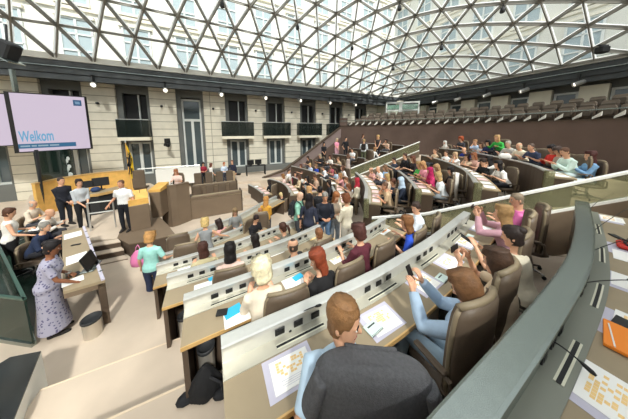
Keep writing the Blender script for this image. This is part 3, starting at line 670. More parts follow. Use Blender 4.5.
# glass screen and door by the display
r = emp('glass_screen', (0, 0, 0), label='dark framed glass screen standing left of the oak panel', cat='screen')
a, b = atY(33, 150, 7.4), atY(43, 215, 7.3); m = MB(); m.tube([(a.x, a.y, .7), (a.x+.12, a.y, 3.3)], .05, 6); ob('post', m, M['dark'], r)
m = MB(); c = atY(72, 160, 9.0); m.sweep([(a.x, a.y), (c.x, c.y)], rect(-.01, .01, .8, 3.2)); ob('pane', m, M['gglass'], r)
m = MB(); c2 = atY(68, 160, 8.75)
for k in range(9): m.ell((c2.x+.1*math.sin(k*2.1), c2.y-.06, 2.25+.12*k-.3), (.12-.006*k, .01, .09), 7, 5)
ob('frosted_emblem', m, M['win'], r)
# floor-level items far left: table with black screens
p = atY(256, 173, 15); r = emp('side_table', (p.x, p.y, .62), .45, label='dark side table with two black screens beneath the windows', cat='table')
m = MB(); m.box((0, 0, .74), (1.5, .5, .05)); ob('table_top', m, M['dark'], r)
for x in (-.7, .7): m = MB(); m.box((x, 0, .36), (.05, .45, .72)); ob('leg', m, M['dark'], r)
for x in (-.38, .2):
    m = MB(); m.rbox((0, 0, .25), (.5, .05, .36), .01); m.box((0, 0, .04), (.2, .15, .08)); o = ob('screen', m, M['black'], None, label='%s black screen on the dark side table beneath the windows' % ('nearer' if x < 0 else 'farther'), cat='screen', group='screens on the side table'); o.location = r.matrix_basis @ Vector((x, 0, .765)); o.rotation_euler = (0, 0, .45)
# long low radiator rail under the windows
m = MB(); lbox(m, -2.2, 11, 16.5, 17.25, .62, 1.05); o = ob('radiator', m, M['frame'], None, label='long grey radiator casing under the windows', cat='radiator'); o.rotation_euler = (0, 0, UA)
# white glass-topped table by the tall window
p = atY(180, 178, 13.5); r = emp('white_counter', (p.x, p.y, .35), .45, label='white counter with thin steel rail below the tall window', cat='counter')
m = MB(); m.box((0, 0, .55), (2.6, .5, 1.1)); ob('body', m, M['white'], r); m = MB(); m.tube([(-2.2, -.3, 1.25), (1.3, -.3, 1.25)], .03, 6); ob('rail', m, M['alu'], r)
# black camera arm on the wall
c = atY(167, 145, 13.6); r = emp('wall_camera', tuple(c), label='black camera on a bracket between the windows', cat='camera')
m = MB(); m.rbox((0, 0, 0), (.35, .22, .2), .03, M=Matrix.Rotation(.3, 3, 'Y')); ob('body', m, M['black'], r); m = MB(); m.lathe([(0, 0), (.08, 0), (.08, .15), (0, .15)], (.2, -.1, -.08), 10); ob('lens', m, M['black'], r); m = MB(); m.box((-.1, .2, .2), (.06, .5, .5)); ob('bracket', m, M['dark'], r)
c = atY(602, 50, 9.6); r = emp('stage_light', tuple(c), label='black stage light on the fascia, upper right', cat='stage light'); r['label'] = 'black stage light fixed on the dark fascia above the tribune'
m = MB(); m.rbox((0, 0, 0), (.4, .3, .3), .04); ob('housing', m, M['black'], r); m = MB(); m.box((0, 0, .2), (.5, .06, .06)); m.box((.22, 0, .05), (.04, .06, .3)); ob('yoke', m, M['black'], r)
c = atY(8, 50, 7.6); r = emp('stage_light', tuple(c), label='grey stage light hanging by the fascia above the display', cat='stage light')
m = MB(); m.rbox((0, 0, 0), (.5, .4, .6), .05, M=Matrix.Rotation(.5, 3, 'Y')); ob('housing', m, M['dark'], r); m = MB(); m.box((.05, -.05, -.36), (.6, .45, .04), M=Matrix.Rotation(.5, 3, 'Y')); ob('barn_door', m, M['alu_d'], r)
m = MB(); m.tube([(0, 0, .2), (-.05, .1, .9)], .03, 6); ob('hanging_arm', m, M['dark'], r)
# ================================================================== people
TMP = bpy.data.scenes.new('work'); TMP.view_layers[0].update()
def remesh(mb, vox, smooth=2, name='body'):
    me = mb.mesh(name); o = bpy.data.objects.new('w', me); TMP.collection.objects.link(o)
    r = o.modifiers.new('r', 'REMESH'); r.mode = 'VOXEL'; r.voxel_size = vox; r.use_smooth_shade = True
    if smooth: s = o.modifiers.new('s', 'SMOOTH'); s.factor = .5; s.iterations = smooth
    TMP.view_layers[0].update(); TDG = TMP.view_layers[0].depsgraph; out = bpy.data.meshes.new_from_object(o.evaluated_get(TDG)); out.name = name
    bpy.data.objects.remove(o); bpy.data.meshes.remove(me)
    out.polygons.foreach_set('use_smooth', [True]*len(out.polygons)); return out
def append(me, mb, nslots=4):
    """put extra geometry (hands, eyes, lips) of mb into mesh me with its own slots"""
    n0 = len(me.vertices); co = np.empty(n0*3); me.vertices.foreach_get('co', co)
    V = [tuple(a) for a in co.reshape(-1, 3)]+mb.v; F = [tuple(p.vertices) for p in me.polygons]; mi = [0]*len(F)+mb.m
    F += [tuple(i+n0 for i in f) for f in mb.f]; out = bpy.data.meshes.new(me.name); out.from_pydata(V, [], F)
    out.polygons.foreach_set('material_index', mi); out.polygons.foreach_set('use_smooth', [True]*len(F)); bpy.data.meshes.remove(me); return out
def ring(c, ax, ay, rx, ry, n=14): return [c+ax*(rx*math.cos(2*PI*k/n))+ay*(ry*math.sin(2*PI*k/n)) for k in range(n)]
HEAD = [(-.122, .018, .02, .052), (-.11, .04, .042, .042), (-.085, .055, .062, .024), (-.05, .064, .078, .012), (-.015, .07, .087, .006), (.02, .074, .093, .0), (.055, .074, .094, -.004), (.085, .066, .085, -.008), (.107, .048, .062, -.01), (.12, .024, .03, -.01)]
def headr(z):
    H_ = HEAD
    if z <= H_[0][0]: return H_[0][1:]
    for a, b in zip(H_, H_[1:]):
        if z <= b[0]:
            t = (z-a[0])/(b[0]-a[0]); return tuple(a[i]*(1-t)+b[i]*t for i in (1, 2, 3))
    return (.008, .008, -.01)
def ik(S, W, a, b, pole):
    d = W-S; L = d.length
    if L > (a+b)*.985: W = S+d*((a+b)*.985/L); d = W-S; L = d.length
    L = max(L, abs(a-b)+.02); k = (a*a-b*b+L*L)/(2*L); h = math.sqrt(max(0, a*a-k*k)); u = d.normalized()
    p = pole-u*pole.dot(u); p = p.normalized() if p.length > 1e-4 else Vector((0, 0, -1)); return S+u*k+p*h, W
def hand(mb, W, d, n, side, curl, sc=1.0):
    """palm and five fingers from wrist W along d; n = back of the hand; side = +1 when the thumb lies towards d x n"""
    d = d.normalized(); n = (n-d*n.dot(d)).normalized(); t = d.cross(n)*side
    L = .088*sc
    mb.loft([ring(W+d*x*sc, t, n, rx*sc, ry*sc, 8) for x, rx, ry in ((-.015, .026, .02), (.02, .034, .017), (.06, .041, .015), (.09, .039, .012))])
    for i, (o, ln) in enumerate(((.030, .068), (.0105, .078), (-.0105, .073), (-.03, .056))):
        p = W+d*(.085*sc)+t*(o*sc); a = curl*.35; pts = [p-d*.02*sc, p]; dd = d
        for s_, f in ((.45, 1.0), (.32, .9), (.25, .6)):
            a2 = a; dd = (d*math.cos(a2)-n*math.sin(a2)); p = p+dd*(ln*s_*sc); pts.append(p); a += curl*f
        mb.tube(pts, [.0092*sc]*2+[.009*sc, .008*sc, .0062*sc], 6)
    p = W+d*(.025*sc)+t*(.03*sc); pts = [p-t*.01*sc, p]
    for dd, l in ((d*.55+t*.8-n*.2, .035), (d*.85+t*.35-n*(.3+curl*.3), .032), (d*.95-n*(.3+curl*.4), .025)): p = p+dd.normalized()*l*sc; pts.append(p)
    mb.tube(pts, [.013*sc, .0125*sc, .011*sc, .01*sc, .0075*sc], 6)
POSES = dict(
 desk=dict(r=(.15, .36, .77), l=(-.14, .38, .77), lean=.16, pitch=.25), read=dict(r=(.08, .34, .79), l=(-.09, .33, .79), lean=.24, pitch=.5),
 phone=dict(r=(.06, .33, .95), l=(-.05, .33, .92), lean=.06, pitch=.35, curl=.7), chin=dict(r=(.05, .26, 1.08), l=(-.1, .36, .77), lean=.3, pitch=.1, curl=.9),
 both=dict(r=(.05, .27, 1.04), l=(-.05, .27, 1.03), lean=.3, pitch=.1, curl=.8), lap=dict(r=(.12, .25, .62), l=(-.12, .25, .62), lean=-.05, pitch=.1),
 fold=dict(r=(-.1, .24, .86), l=(.1, .26, .83), lean=.0, pitch=.0), lean=dict(r=(.22, .45, .77), l=(-.2, .42, .77), lean=.42, pitch=.1), back=dict(r=(.2, .2, .7), l=(-.2, .2, .7), lean=-.12, pitch=0),
 side=dict(r=(.27, .03, .80), l=(-.27, .03, .80), lean=0, pitch=.05), hold=dict(r=(.1, .27, 1.08), l=(-.1, .27, 1.08), lean=.04, pitch=.3, curl=.7), front=dict(r=(.06, .2, .9), l=(-.06, .21, .88), lean=0, pitch=.1),
 bend=dict(r=(.2, .5, 1.0), l=(-.16, .48, 1.0), lean=.5, pitch=.2), pocket=dict(r=(.24, .06, .9), l=(-.24, .03, .82), lean=.02, pitch=0))
FIG = {}
def figure(stand, pose, sex, sleeve, hairst, bottom, vox, yaw, twist, extra):
    """meshes of one figure, facing +Y, feet on z=0. Returns dict of meshes and the head centre"""
    key = (stand, pose, sex, sleeve, hairst, bottom, vox, round(yaw, 1), round(twist, 1), str(extra))
    if key in FIG: return FIG[key]
    P = dict(POSES[pose]); P.update(extra or {}); f = sex == 'f'
    lean, pitch, curl = P['lean'], P['pitch'], P.get('curl', .35)
    pz = .93 if stand else .52; pel = Vector((0, 0, pz)); kid = P.get('kid', 1.0)
    R = Matrix.Rotation(-lean, 3, 'X'); up = R @ Vector((0, 0, 1)); RT = R @ Matrix.Rotation(-twist, 3, 'Z')
    X = RT @ Vector((1, 0, 0)); Yf = RT @ Vector((0, 1, 0)); TL = .51; fat = P.get('fat', 1.0)
    prof = [(-.1, .10, .085, 0), (-.05, .155, .115, -.01), (.04, .162, .122, -.01), (.14, .145, .112, .0), (.25, .148, .112, .004), (.35, .165, .118, .004), (.41, .166, .11, 0), (.455, .138, .085, -.004), (.495, .10, .065, -.006), (.515, .062, .055, -.004)]
    if f: prof = [(-.1, .11, .09, -.005), (-.05, .165, .12, -.012), (.03, .165, .122, -.012), (.13, .132, .1, .0), (.2, .126, .098, .004), (.31, .142, .118, .012), (.37, .148, .115, .01), (.43, .15, .095, 0), (.47, .125, .075, -.004), (.495, .085, .06, -.006), (.515, .055, .05, -.004)]
    def torso(mb, off, t0=-.2, t1=1):
        rs = []
        for t, rx, ry, yo in prof:
            if t < t0 or t > t1: continue
            w = min(1, max(0, (t-.05)/.3)); Rw = R @ Matrix.Rotation(-twist*w, 3, 'Z'); c = pel+up*t+(Rw @ Vector((0, 1, 0)))*yo
            belly = fat if .0 < t < .36 else 1+(fat-1)*.5
            rs.append(ring(c, Rw @ Vector((1, 0, 0)), Rw @ Vector((0, 1, 0)), rx*belly+off, ry*belly+off, 18))
        mb.loft(rs)
    N = pel+up*TL; shw = .155 if f else .178
    sh = {s: N-up*.088+X*(shw*s)-Yf*.005 for s in (1, -1)}
    hup = (up+Vector((0, 0, 1.2))).normalized(); Hc = N+hup*.165+Vector((0, .025, 0))
    RH = Matrix.Rotation(-yaw, 3, 'Z') @ Matrix.Rotation(-pitch, 3, 'X') @ Matrix.Rotation(P.get('roll', 0), 3, 'Y')
    hd = lambda x, y, z: Hc+RH @ Vector((x, y, z))
    la, lb = .285, .25; wr = {}; el = {}
    for s, k in ((1, 'r'), (-1, 'l')):
        W = Vector(P[k]); pole = Vector(P.get('p'+k, (s*.55, -.35, -1)))
        el[s], wr[s] = ik(sh[s], W, la, lb, pole)
    hip = {s: pel+Vector((.09*s, 0, -.04)) for s in (1, -1)}; kn = {}; an = {}
    for s in (1, -1):
        if stand:
            sp_ = P.get('step', .0); an[s] = Vector((.1*s, .06*s*sp_, .085)); kn[s] = Vector((.1*s, .025+.03*s*sp_, .49))
        else: kn[s] = Vector((.12*s, .44, .53)); an[s] = Vector((.12*s, .40 if s > 0 else .46, .085))
    nh = 12
    def limb(mb, pts, rad, off=0, n=nh): mb.tube(pts, [r+off for r in rad], n)
    def arm(mb, s, off, end=1.0):
        S, E_, W_ = sh[s], el[s], wr[s]; a0 = S+(X*-.03*s)
        pts = [a0, S+X*.012*s, S.lerp(E_, .35), S.lerp(E_, .75), E_, E_.lerp(W_, .3), E_.lerp(W_, .75), W_]; g = .9 if f else 1.0
        rad = [.044*g, .052*g, .049*g, .043*g, .041*g, .042*g, .033*g, .027*g]
        if end < 1: k = 4 if end < .55 else 6; pts = pts[:k]; rad = rad[:k]
        limb(mb, pts, rad, off)
    def leg(mb, s, off, end=1.0):
        h, k_, a_ = hip[s], kn[s], an[s]
        pts = [h+Vector((0, 0, .03)), h.lerp(k_, .3), h.lerp(k_, .75), k_, k_.lerp(a_, .3), k_.lerp(a_, .7), a_]; rad = [.088, .085, .064, .057, .057, .046, .038]
        if end < 1: pts = pts[:5]; rad = rad[:5]
        limb(mb, pts, rad, off)
    # ---- body
    b = MB(); torso(b, -.014); [arm(b, s, -.004) for s in (1, -1)]; [leg(b, s, -.006) for s in (1, -1)]
    b.tube([N-up*.06, N+up*.02, hd(0, -.018, -.07), hd(0, -.012, -.02)], [.062, .05 if f else .056, .05 if f else .055, .055], 14)
    b.loft([ring(hd(0, yc, z), RH @ Vector((1, 0, 0)), RH @ Vector((0, 1, 0)), rx, ry, 16) for z, rx, ry, yc in HEAD])
    b.loft([ring(hd(0, y, z), RH @ Vector((1, 0, 0)), RH @ Vector((0, 0, 1)), rx, rz, 8) for y, z, rx, rz in ((.06, -.012, .02, .04), (.092, -.012, .015, .034), (.106, -.022, .014, .018), (.117, -.029, .01, .009))])
    for s in (1, -1):
        b.ell(hd(.074*s, -.012, -.008), (.011, .02, .032), 8, 6, RH @ Matrix.Rotation(.3*s, 3, 'Z'))
        b.ell(hd(.03*s, .074, .022), (.026, .016, .012), 8, 5, RH)
    b.ell(hd(0, .07, -.1), (.025, .022, .02), 8, 5, RH)
    for s in (1, -1): b.loft([ring(an[s]+Vector((0, y, z)), Vector((1, 0, 0)), Vector((0, 0, 1)), rx, rz, 8) for y, z, rx, rz in ((-.06, -.05, .025, .025), (.0, -.045, .034, .035), (.09, -.06, .036, .02), (.15, -.065, .02, .012))])
    body = remesh(b, vox, 2)
    x = MB()
    for s, k in ((1, 'r'), (-1, 'l')):
        d = wr[s]-el[s]; n = P.get('n'+k); n = Vector(n) if n else Vector((0, -.15, 1)) if abs(d.normalized().z) < .8 else Vector((.9*s, .2, 0))
        hd_ = P.get('d'+k); d = Vector(hd_) if hd_ else d
        hand(x, wr[s], d, n, -s if True else s, curl, .92 if f else 1.0)
    det = vox < .016
    x.mi = 1
    for s in (1, -1):
        x.mi = 3; x.ell(hd(.031*s, .0815, .006), (.0135, .008, .006), 8, 5, RH); x.mi = 1; x.ell(hd(.031*s, .0870, .006), (.006, .005, .0058), 8, 5, RH)
        x.mi = 1; x.tube([hd(s*a, .0895-.006*(a > .04), z) for a, z in ((.014, .027), (.03, .032), (.048, .026))], [.003, .0045, .0025], 5)
    x.mi = 2; x.loft([ring(hd(xx, .088-abs(xx)*.35, -.066), RH @ Vector((0, 1, 0)), RH @ Vector((0, 0, 1)), .006, rz, 6) for xx, rz in ((-.026, .002), (-.012, .008), (0, .007), (.012, .008), (.026, .002))])
    body = append(body, x)
    out = dict(body=body, head=Hc.copy(), RH=RH.copy(), N=N.copy(), up=up.copy(), X=X.copy(), Yf=Yf.copy(), wr={k: v.copy() for k, v in wr.items()}, el={k: v.copy() for k, v in el.items()}, pel=pel.copy())
    # ---- top garment
    cv = max(vox, .011); g = MB(); loose = P.get('loose', .006); lo = -.04 if P.get('tuck') else -.09
    torso(g, .004+loose, lo, .505)
    for s in (1, -1):
        if sleeve == 'long': arm(g, s, .006+loose, .9)
        elif sleeve == 'full': arm(g, s, .008+loose)
        elif sleeve == 'short': arm(g, s, .010+loose, .5)
        else: g.ell(sh[s]-X*.02*s, (.055, .06, .05), 10, 6)
    if P.get('collar'): g.tube([N-up*.03, N+up*.035], [.075, .068], 14)
    if bottom == 'dress':
        w = [(-.02, .0, .0)] ; hemz = .14
        if stand: g.loft([ring(Vector((0, .0, z)), Vector((1, 0, 0)), Vector((0, 1, 0)), rx, ry, 20) for z, rx, ry in ((1.04, .14, .12), (.93, .18, .14), (.8, .19, .15), (.5, .20, .165), (hemz, .235, .2), (hemz-.01, .21, .18), (.5, .15, .15))])
    out['top'] = remesh(g, cv, 2, 'top')
    # ---- trousers / skirt
    if bottom != 'dress':
        t = MB(); rs = [ring(pel+up*q, Vector((1, 0, 0)), Vector((0, 1, 0)), rx, ry, 16) for q, rx, ry in ((-.13, .1, .09), (-.08, .165, .125), (.0, .17, .13), (.07, .158, .12))]; t.loft(rs)
        for s in (1, -1): leg(t, s, .008, .5 if bottom == 'shorts' else 1.0)
        out['trousers'] = remesh(t, cv, 2, 'trousers')
    s_ = MB()
    for s in (1, -1):
        c = an[s]; s_.loft([ring(c+Vector((0, y, z)), Vector((1, 0, 0)), Vector((0, 0, 1)), rx, rz, 10) for y, z, rx, rz in ((-.085, -.045, .02, .03), (-.06, -.04, .04, .045), (.0, -.03, .045, .055), (.08, -.05, .048, .035), (.15, -.06, .04, .025), (.185, -.065, .02, .015))])
    out['shoes'] = s_.mesh('shoes', True)
    # ---- hair
    if hairst != 'none':
        st = dict(short=(.012, -.075, .070, .01, 0), crop=(.006, -.07, .075, .02, 0), bald=(.007, -.075, .2, .02, 0), bob=(.024, -.185, .06, -.2, .004), long=(.024, -.30, .065, -.3, .006), curly=(.04, -.12, .06, -.05, .014), bun=(.014, -.085, .07, .0, .002), pony=(.014, -.085, .07, .0, .002), volume=(.034, -.10, .055, -.06, .01), scarf=(.018, -.2, .06, -.3, .002), cap=(.016, -.02, .05, .0, 0))[hairst]
        th, zl, zf, zs, ns = st; nphi = 28; rings = []; zz = [.118+th, .112+th*.9, .098+th*.6, .08, .055, .03, .0, -.03, -.06, -.085]
        while zz[-1] > zl+.03: zz.append(zz[-1]-.035)
        zz = [z for z in zz if z > zl]+[zl]; rnd = np.random.default_rng(abs(hash(hairst)) % 1000 if False else len(hairst)*7)
        for iz, z in enumerate(zz):
            rx, ry, yc = headr(min(z, .118)*(.118/(.118+th)) if z > 0 else z)
            if z < -.03: rx, ry, yc = .068+.008*min(1, (-.03-z)/.1), .082-.01*min(1, (-.03-z)/.15), .0-.03*min(1, max(0, (-.06-z))/.1)
            rg = []
            for k in range(nphi):
                ph = 2*PI*k/nphi; a = abs(math.atan2(math.sin(ph), math.cos(ph)))     # 0 = front
                b0, b1 = (1.0, 1.5) if hairst in ('long', 'bob', 'volume') else (.75, 1.35)
                hl = zf if a < b0 else (zf+(zs-zf)*min(1, (a-b0)/.35)) if a < b1 else (zs+(zl-zs)*min(1, (a-b1)/.5))
                if hairst == 'bald': hl = .5 if a < 1.1 else zl; hl2 = .055
                on = 1/(1+math.exp(-(z-hl)/.006))
                if hairst == 'bald' and z > .05: on = 0
                if z < -.085 and hairst in ('long', 'bob', 'scarf', 'volume', 'curly') and hairst != 'scarf': on = on*(1 if a > 1.0 else 0)
                if hairst == 'scarf': on = 0 if (a < .78 and -.1 < z < .06) else 1
                jit = ns*(rnd.random()-.5)*2 if ns else .002*math.sin(k*3.1+iz)
                r_in = .8; e = th+jit
                fx, fy = (rx+e, ry+e) if on > .5 else (rx*r_in, ry*r_in)
                if z < -.085 and on <= .5: fx, fy = rx*.5, .0
                ww = on if abs(on-.5) < .45 else (1 if on > .5 else 0)
                fx = rx*r_in*(1-ww)+(rx+e)*ww; fy = ry*r_in*(1-ww)+(ry+e)*ww
                if z < -.085 and ww < .5: fy = 0.01
                pt = hd(fx*math.sin(ph), yc+fy*math.cos(ph), max(z, -.06)+(jit*.4))
                if z < -.06: pt = pt+Vector((0, 0, z+.06))
                rg.append(pt)
            rings.append(rg)
        h = MB(); h.loft(rings)
        if hairst == 'bun': h.ell(hd(0, -.085, .09), (.05, .05, .045), 10, 7, RH)
        if hairst == 'pony': h.tube([hd(0, -.09, .05), hd(0, -.14, .03), hd(0, -.15, -.05), hd(0, -.13, -.18)], [.02, .032, .034, .012], 8)
        if hairst == 'cap': h.loft([ring(hd(0, y, z), RH @ Vector((1, 0, 0)), RH @ Vector((0, 0, 1)), rx, .008, 8) for y, z, rx in ((.06, .06, .07), (.12, .055, .065), (.16, .045, .045))])
        if hairst == 'scarf': h.loft([ring(N+up*q+Yf*yo, X, Yf, rx, ry, 16) for q, rx, ry, yo in ((.11, .08, .09, 0), (.03, .085, .09, .0), (-.05, .15, .12, .01), (-.12, .14, .125, .02))])
        out['hair'] = h.mesh('hair', True)
    FIG[key] = out; return out
CM = {}
def cloth(hexc, kind='cloth'):
    if (hexc, kind) not in CM:
        CM[(hexc, kind)] = mat(kind+'_'+hexc, hexc, .85 if kind == 'cloth' else .6 if kind == 'hair' else .5, noise=.12 if kind == 'cloth' else .25 if kind == 'hair' else .03, scale=9 if kind == 'cloth' else 22, bump=.35 if kind == 'cloth' else .5 if kind == 'hair' else 0, bscale=22 if kind == 'cloth' else 70)
    return CM[(hexc, kind)]
def spotted(hexc):
    m = mat('flowered_cloth', hexc, .85); nt = m.node_tree; b = nt.nodes['Principled BSDF']; tc = nt.nodes.new('ShaderNodeTexCoord'); v = nt.nodes.new('ShaderNodeTexVoronoi'); v.inputs['Scale'].default_value = 22
    r = nt.nodes.new('ShaderNodeValToRGB'); r.color_ramp.elements[0].position = .28; r.color_ramp.elements[0].color = (*lin('5d5a7c'), 1); r.color_ramp.elements[1].position = .36; r.color_ramp.elements[1].color = (*lin(hexc), 1)
    nt.links.new(tc.outputs['Object'], v.inputs['Vector']); nt.links.new(v.outputs['Distance'], r.inputs[0]); nt.links.new(r.outputs[0], b.inputs['Base Color']); return m
EYEW = mat('eye_white', 'e4ddd4', .3); EYED = mat('eye_dark', '241a16', .3)
SKIN = dict(z='000000', a='e0ac8c', b='d29a7a', c='c48a68', d='8a5a40', e='e8bda2')
def setm(o, *ms):
    for i, m_ in enumerate(ms):
        if len(o.data.materials) <= i: o.data.materials.append(m_)
        o.material_slots[i].link = 'OBJECT'; o.material_slots[i].material = m_
def part(name, me, par, *ms):
    o = bpy.data.objects.new(name, me); COL.objects.link(o); o.parent = par; setm(o, *ms); return o
PEOPLE = []
def person(px, py, fl, st, head, pose, sex, hair, hc, top, sleeve, bot, label, yaw=0, twist=0, skin='a', vox=.02, sc=1.0, bottom='trousers', shoes='2a2624', chair=True, group=None, Y=None, topmat=None, **ex):
    """px,py: where the head is seen; fl: height of the floor it stands or sits on; head: bearing it faces, clockwise from straight ahead"""
    ya, tw = math.radians(yaw), math.radians(twist)
    F_ = figure(st, pose, sex, sleeve, hair, bottom, vox, ya, tw, ex)
    hc_ = F_['head']*sc; h_ = math.radians(head); Rz = Matrix.Rotation(-h_, 3, 'Z'); o = Rz @ hc_
    if Y is not None:
        w_ = atY(px, py, Y); q = (w_.x, w_.y); fl = w_.z-hc_.z
    else: q = at(px, py, fl+hc_.z)
    r = emp('person', (q[0]-o.x, q[1]-o.y, fl), -h_, label=label, cat='person', group=group); r.scale = (sc,)*3
    sk = cloth(SKIN[skin], 'skin'); b = part('body', F_['body'], r, sk, EYED, cloth('a8605a' if skin != 'd' else '6e3c36', 'skin'), EYEW)
    part('dress' if bottom == 'dress' else 'top', F_['top'], r, spotted(top) if topmat else cloth(top))
    if 'trousers' in F_: part('shorts' if bottom == 'shorts' else 'trousers', F_['trousers'], r, cloth(bot))
    sh_ = part('shoes', F_['shoes'], r, cloth(shoes))
    if 'hair' in F_: part({'scarf': 'headscarf', 'cap': 'cap'}.get(hair, 'hair'), F_['hair'], r, cloth(hc, 'hair' if hair not in ('scarf', 'cap') else 'cloth'))
    PEOPLE.append((r, st, label, chair)); return r, F_
A0, A1, A2, A3, A4, A5 = FL[0], FL[1], FL[2], FL[3], FL[4], .02
BD, BC_, BB, BA, BZ, BW, BY = 2.14, 1.76, 1.38, 1.0, .62, .43, .24
P_ = person; NV_ = .009; MV = .013
# ---------------------------------------------------------------- first rows in front of the photographer
jm, jF = P_(343, 320, A1, 0, -22, 'lap', 'm', 'short', '8a6440', 'b9cfe2', 'short', '3c4656', 'man in a pale blue polo looking right, seated before the grey jacket', yaw=132, twist=26, vox=NV_, collar=1, sc=1.06, lean=.05, pitch=.12, r=(.24, .2, .66), l=(-.27, .1, .6))
pw, pF = P_(467, 290, A1, 0, -34, 'phone', 'f', 'long', '7a5638', 'a9bfd6', 'full', 'a7bccb', 'woman in a light denim shirt looking down at the phone in her hands', yaw=-8, vox=NV_, collar=1, pitch=.5, lean=.0, loose=.012, r=(.05, .38, 1.0), l=(-.11, .38, .97), dr=(-.1, .5, .9), dl=(.1, .4, 1))
p3, F3 = P_(497, 263, A1, 0, -30, 'phone', 'f', 'bob', '4a3426', 'd8c3a6', 'short', '5a5248', 'dark-haired woman raising a phone sideways in both hands, behind the woman in denim', vox=NV_, pitch=.2, r=(.09, .37, 1.07), l=(-.09, .37, 1.07), lean=.15, dr=(-.35, .6, .7), dl=(.35, .6, .7))
p4, F4 = P_(513, 237, A1, 0, -35, 'phone', 'f', 'bun', '2e2320', 'e6dcc4', 'short', '5a5248', 'woman with black hair pinned up and cream top reaching over the desk', vox=NV_, pitch=.25, lean=.2, r=(.1, .42, .86), l=(-.12, .45, .95))
p5, F5 = P_(503, 214, A1, 0, -38, 'phone', 'f', 'long', 'a88458', 'c79aa6', 'full', '5a5248', 'woman with long blond hair and mauve sleeves photographing with a raised phone', vox=NV_, pitch=.05, lean=.15, r=(.06, .38, 1.12), l=(-.1, .38, 1.08), dr=(-.35, .6, .7), dl=(.35, .6, .7))
P_(517, 200, A1, 0, -50, 'desk', 'm', 'crop', '8a7a66', 'e878b4', 'short', '4a4a50', 'boy in a bright pink t-shirt beneath the glass balustrade', yaw=-15, vox=NV_)
# second row
P_(262, 271, A2, 0, -22, 'desk', 'f', 'curly', 'efe4c0', 'eaddc8', 'short', '7a6a58', 'person with fluffy white-blond curls and cream shirt, seen from behind', yaw=-25, vox=NV_, fat=1.12, lean=.22)
rh, rF = P_(318, 260, A2, 0, -42, 'read', 'f', 'long', '8e4228', '1d1c1e', 'short', '2a2a2c', 'woman with long red hair and black top, glasses pushed up, writing at her desk', yaw=-62, vox=NV_, pitch=.3, lean=.3)
P_(359, 233, A2, 0, -34, 'desk', 'f', 'volume', '4e2e28', '5c2733', 'long', '2a2a2c', 'dark-haired woman in a maroon jumper seen from behind', yaw=-12, vox=NV_)
P_(407, 223, A2, 0, -50, 'lean', 'f', 'bob', '8a5e3a', '2f55c8', 'short', '2a2a2c', 'girl with light brown hair in a royal blue top leaning over orange papers', vox=NV_, yaw=-15)
P_(416, 208, A2, 0, -62, 'desk', 'm', 'short', '40302a', 'e6ecf4', 'long', '3a4050', 'smiling dark-haired man in a white shirt beside the girl in royal blue', yaw=-50, vox=NV_, collar=1)
# third row
P_(230, 251, A3, 0, -22, 'desk', 'f', 'bob', '1e1818', 'f0cfc2', 'long', '4a4040', 'black-haired person in a pale pink top seen from behind', vox=NV_)
P_(293, 246, A3, 0, -60, 'lap', 'm', 'bald', '54463c', '3a3a3c', 'long', '2a2a2c', 'balding man in a charcoal jacket slumped low in his chair, in profile', yaw=-20, vox=MV)
P_(319, 234, A3, 0, -40, 'lap', 'm', 'short', '8a5c3c', '8a6a5a', 'long', '4a4040', 'brown-haired child whose head just shows over a high chair back', vox=MV, sc=.92)
# fourth row
P_(203, 249, A4, 0, -30, 'lean', 'f', 'bob', '4e3028', 'c9bc94', 'full', '4a4040', 'brown-haired woman in a beige cardigan bending over her desk', vox=MV, yaw=-30)
P_(255, 240, A4, 0, -40, 'lean', 'f', 'bob', '1c1614', 'b8434a', 'short', '4a4040', 'black-haired girl in a red patterned top bent low at the desk', vox=MV, yaw=-30, sc=.95)
P_(283, 228, A4, 0, -62, 'desk', 'f', 'pony', '4a2e24', '7a766a', 'long', '4a4040', 'woman with a brown ponytail and olive grey top in profile', yaw=-15, vox=MV)
# front rows
P_(150, 238, 0, 1, -8, 'hold', 'f', 'volume', 'b88a54', '9fd8cf', 'short', '2c3550', 'woman in a mint top and dark jeans standing with a pink carrier bag', vox=NV_, sc=1.0, r=(.3, .26, 1.0), l=(-.3, .12, .86))
P_(205, 223, 0, 1, -25, 'bend', 'f', 'volume', 'd9bb7c', '8d8f90', 'none', '6a6258', 'blond woman in a grey vest over white sleeves, leaning on the bench', yaw=10, vox=MV, Y=5.15, lean=.1, r=(.55, .25, 1.0), l=(-.35, .2, .95))
P_(219, 223, 0, 0, -70, 'read', 'f', 'long', '2c1c18', 'e2a6a0', 'short', '4a4040', 'dark-haired girl in a pink top beside the blond woman in the grey vest', vox=MV, Y=6.0)
P_(235, 212, 0, 1, 150, 'hold', 'f', 'bob', '8a7252', '8a8c8a', 'long', '4a4a4a', 'woman with a light brown bob and grey top facing the benches', vox=MV, Y=6.35, sc=.9)
P_(256, 219, 0, 0, 120, 'read', 'm', 'short', '2a1c1a', '1d1d22', 'long', '22222a', 'dark-haired youth in a black hoodie bent forward near the mustard top', vox=MV, Y=6.0)
P_(260, 211, 0, 0, -20, 'desk', 'm', 'short', 'a8744c', '4a8cc8', 'short', '3a4050', 'small boy in a bright blue shirt beside the woman in mustard', vox=MV, Y=6.6, sc=.85)
P_(266, 200, 0, 1, 12, 'front', 'f', 'long', 'c08a4e', 'd99f3c', 'long', '3a3a44', 'woman with long hair in a mustard yellow top, back turned', vox=MV, Y=7.0)
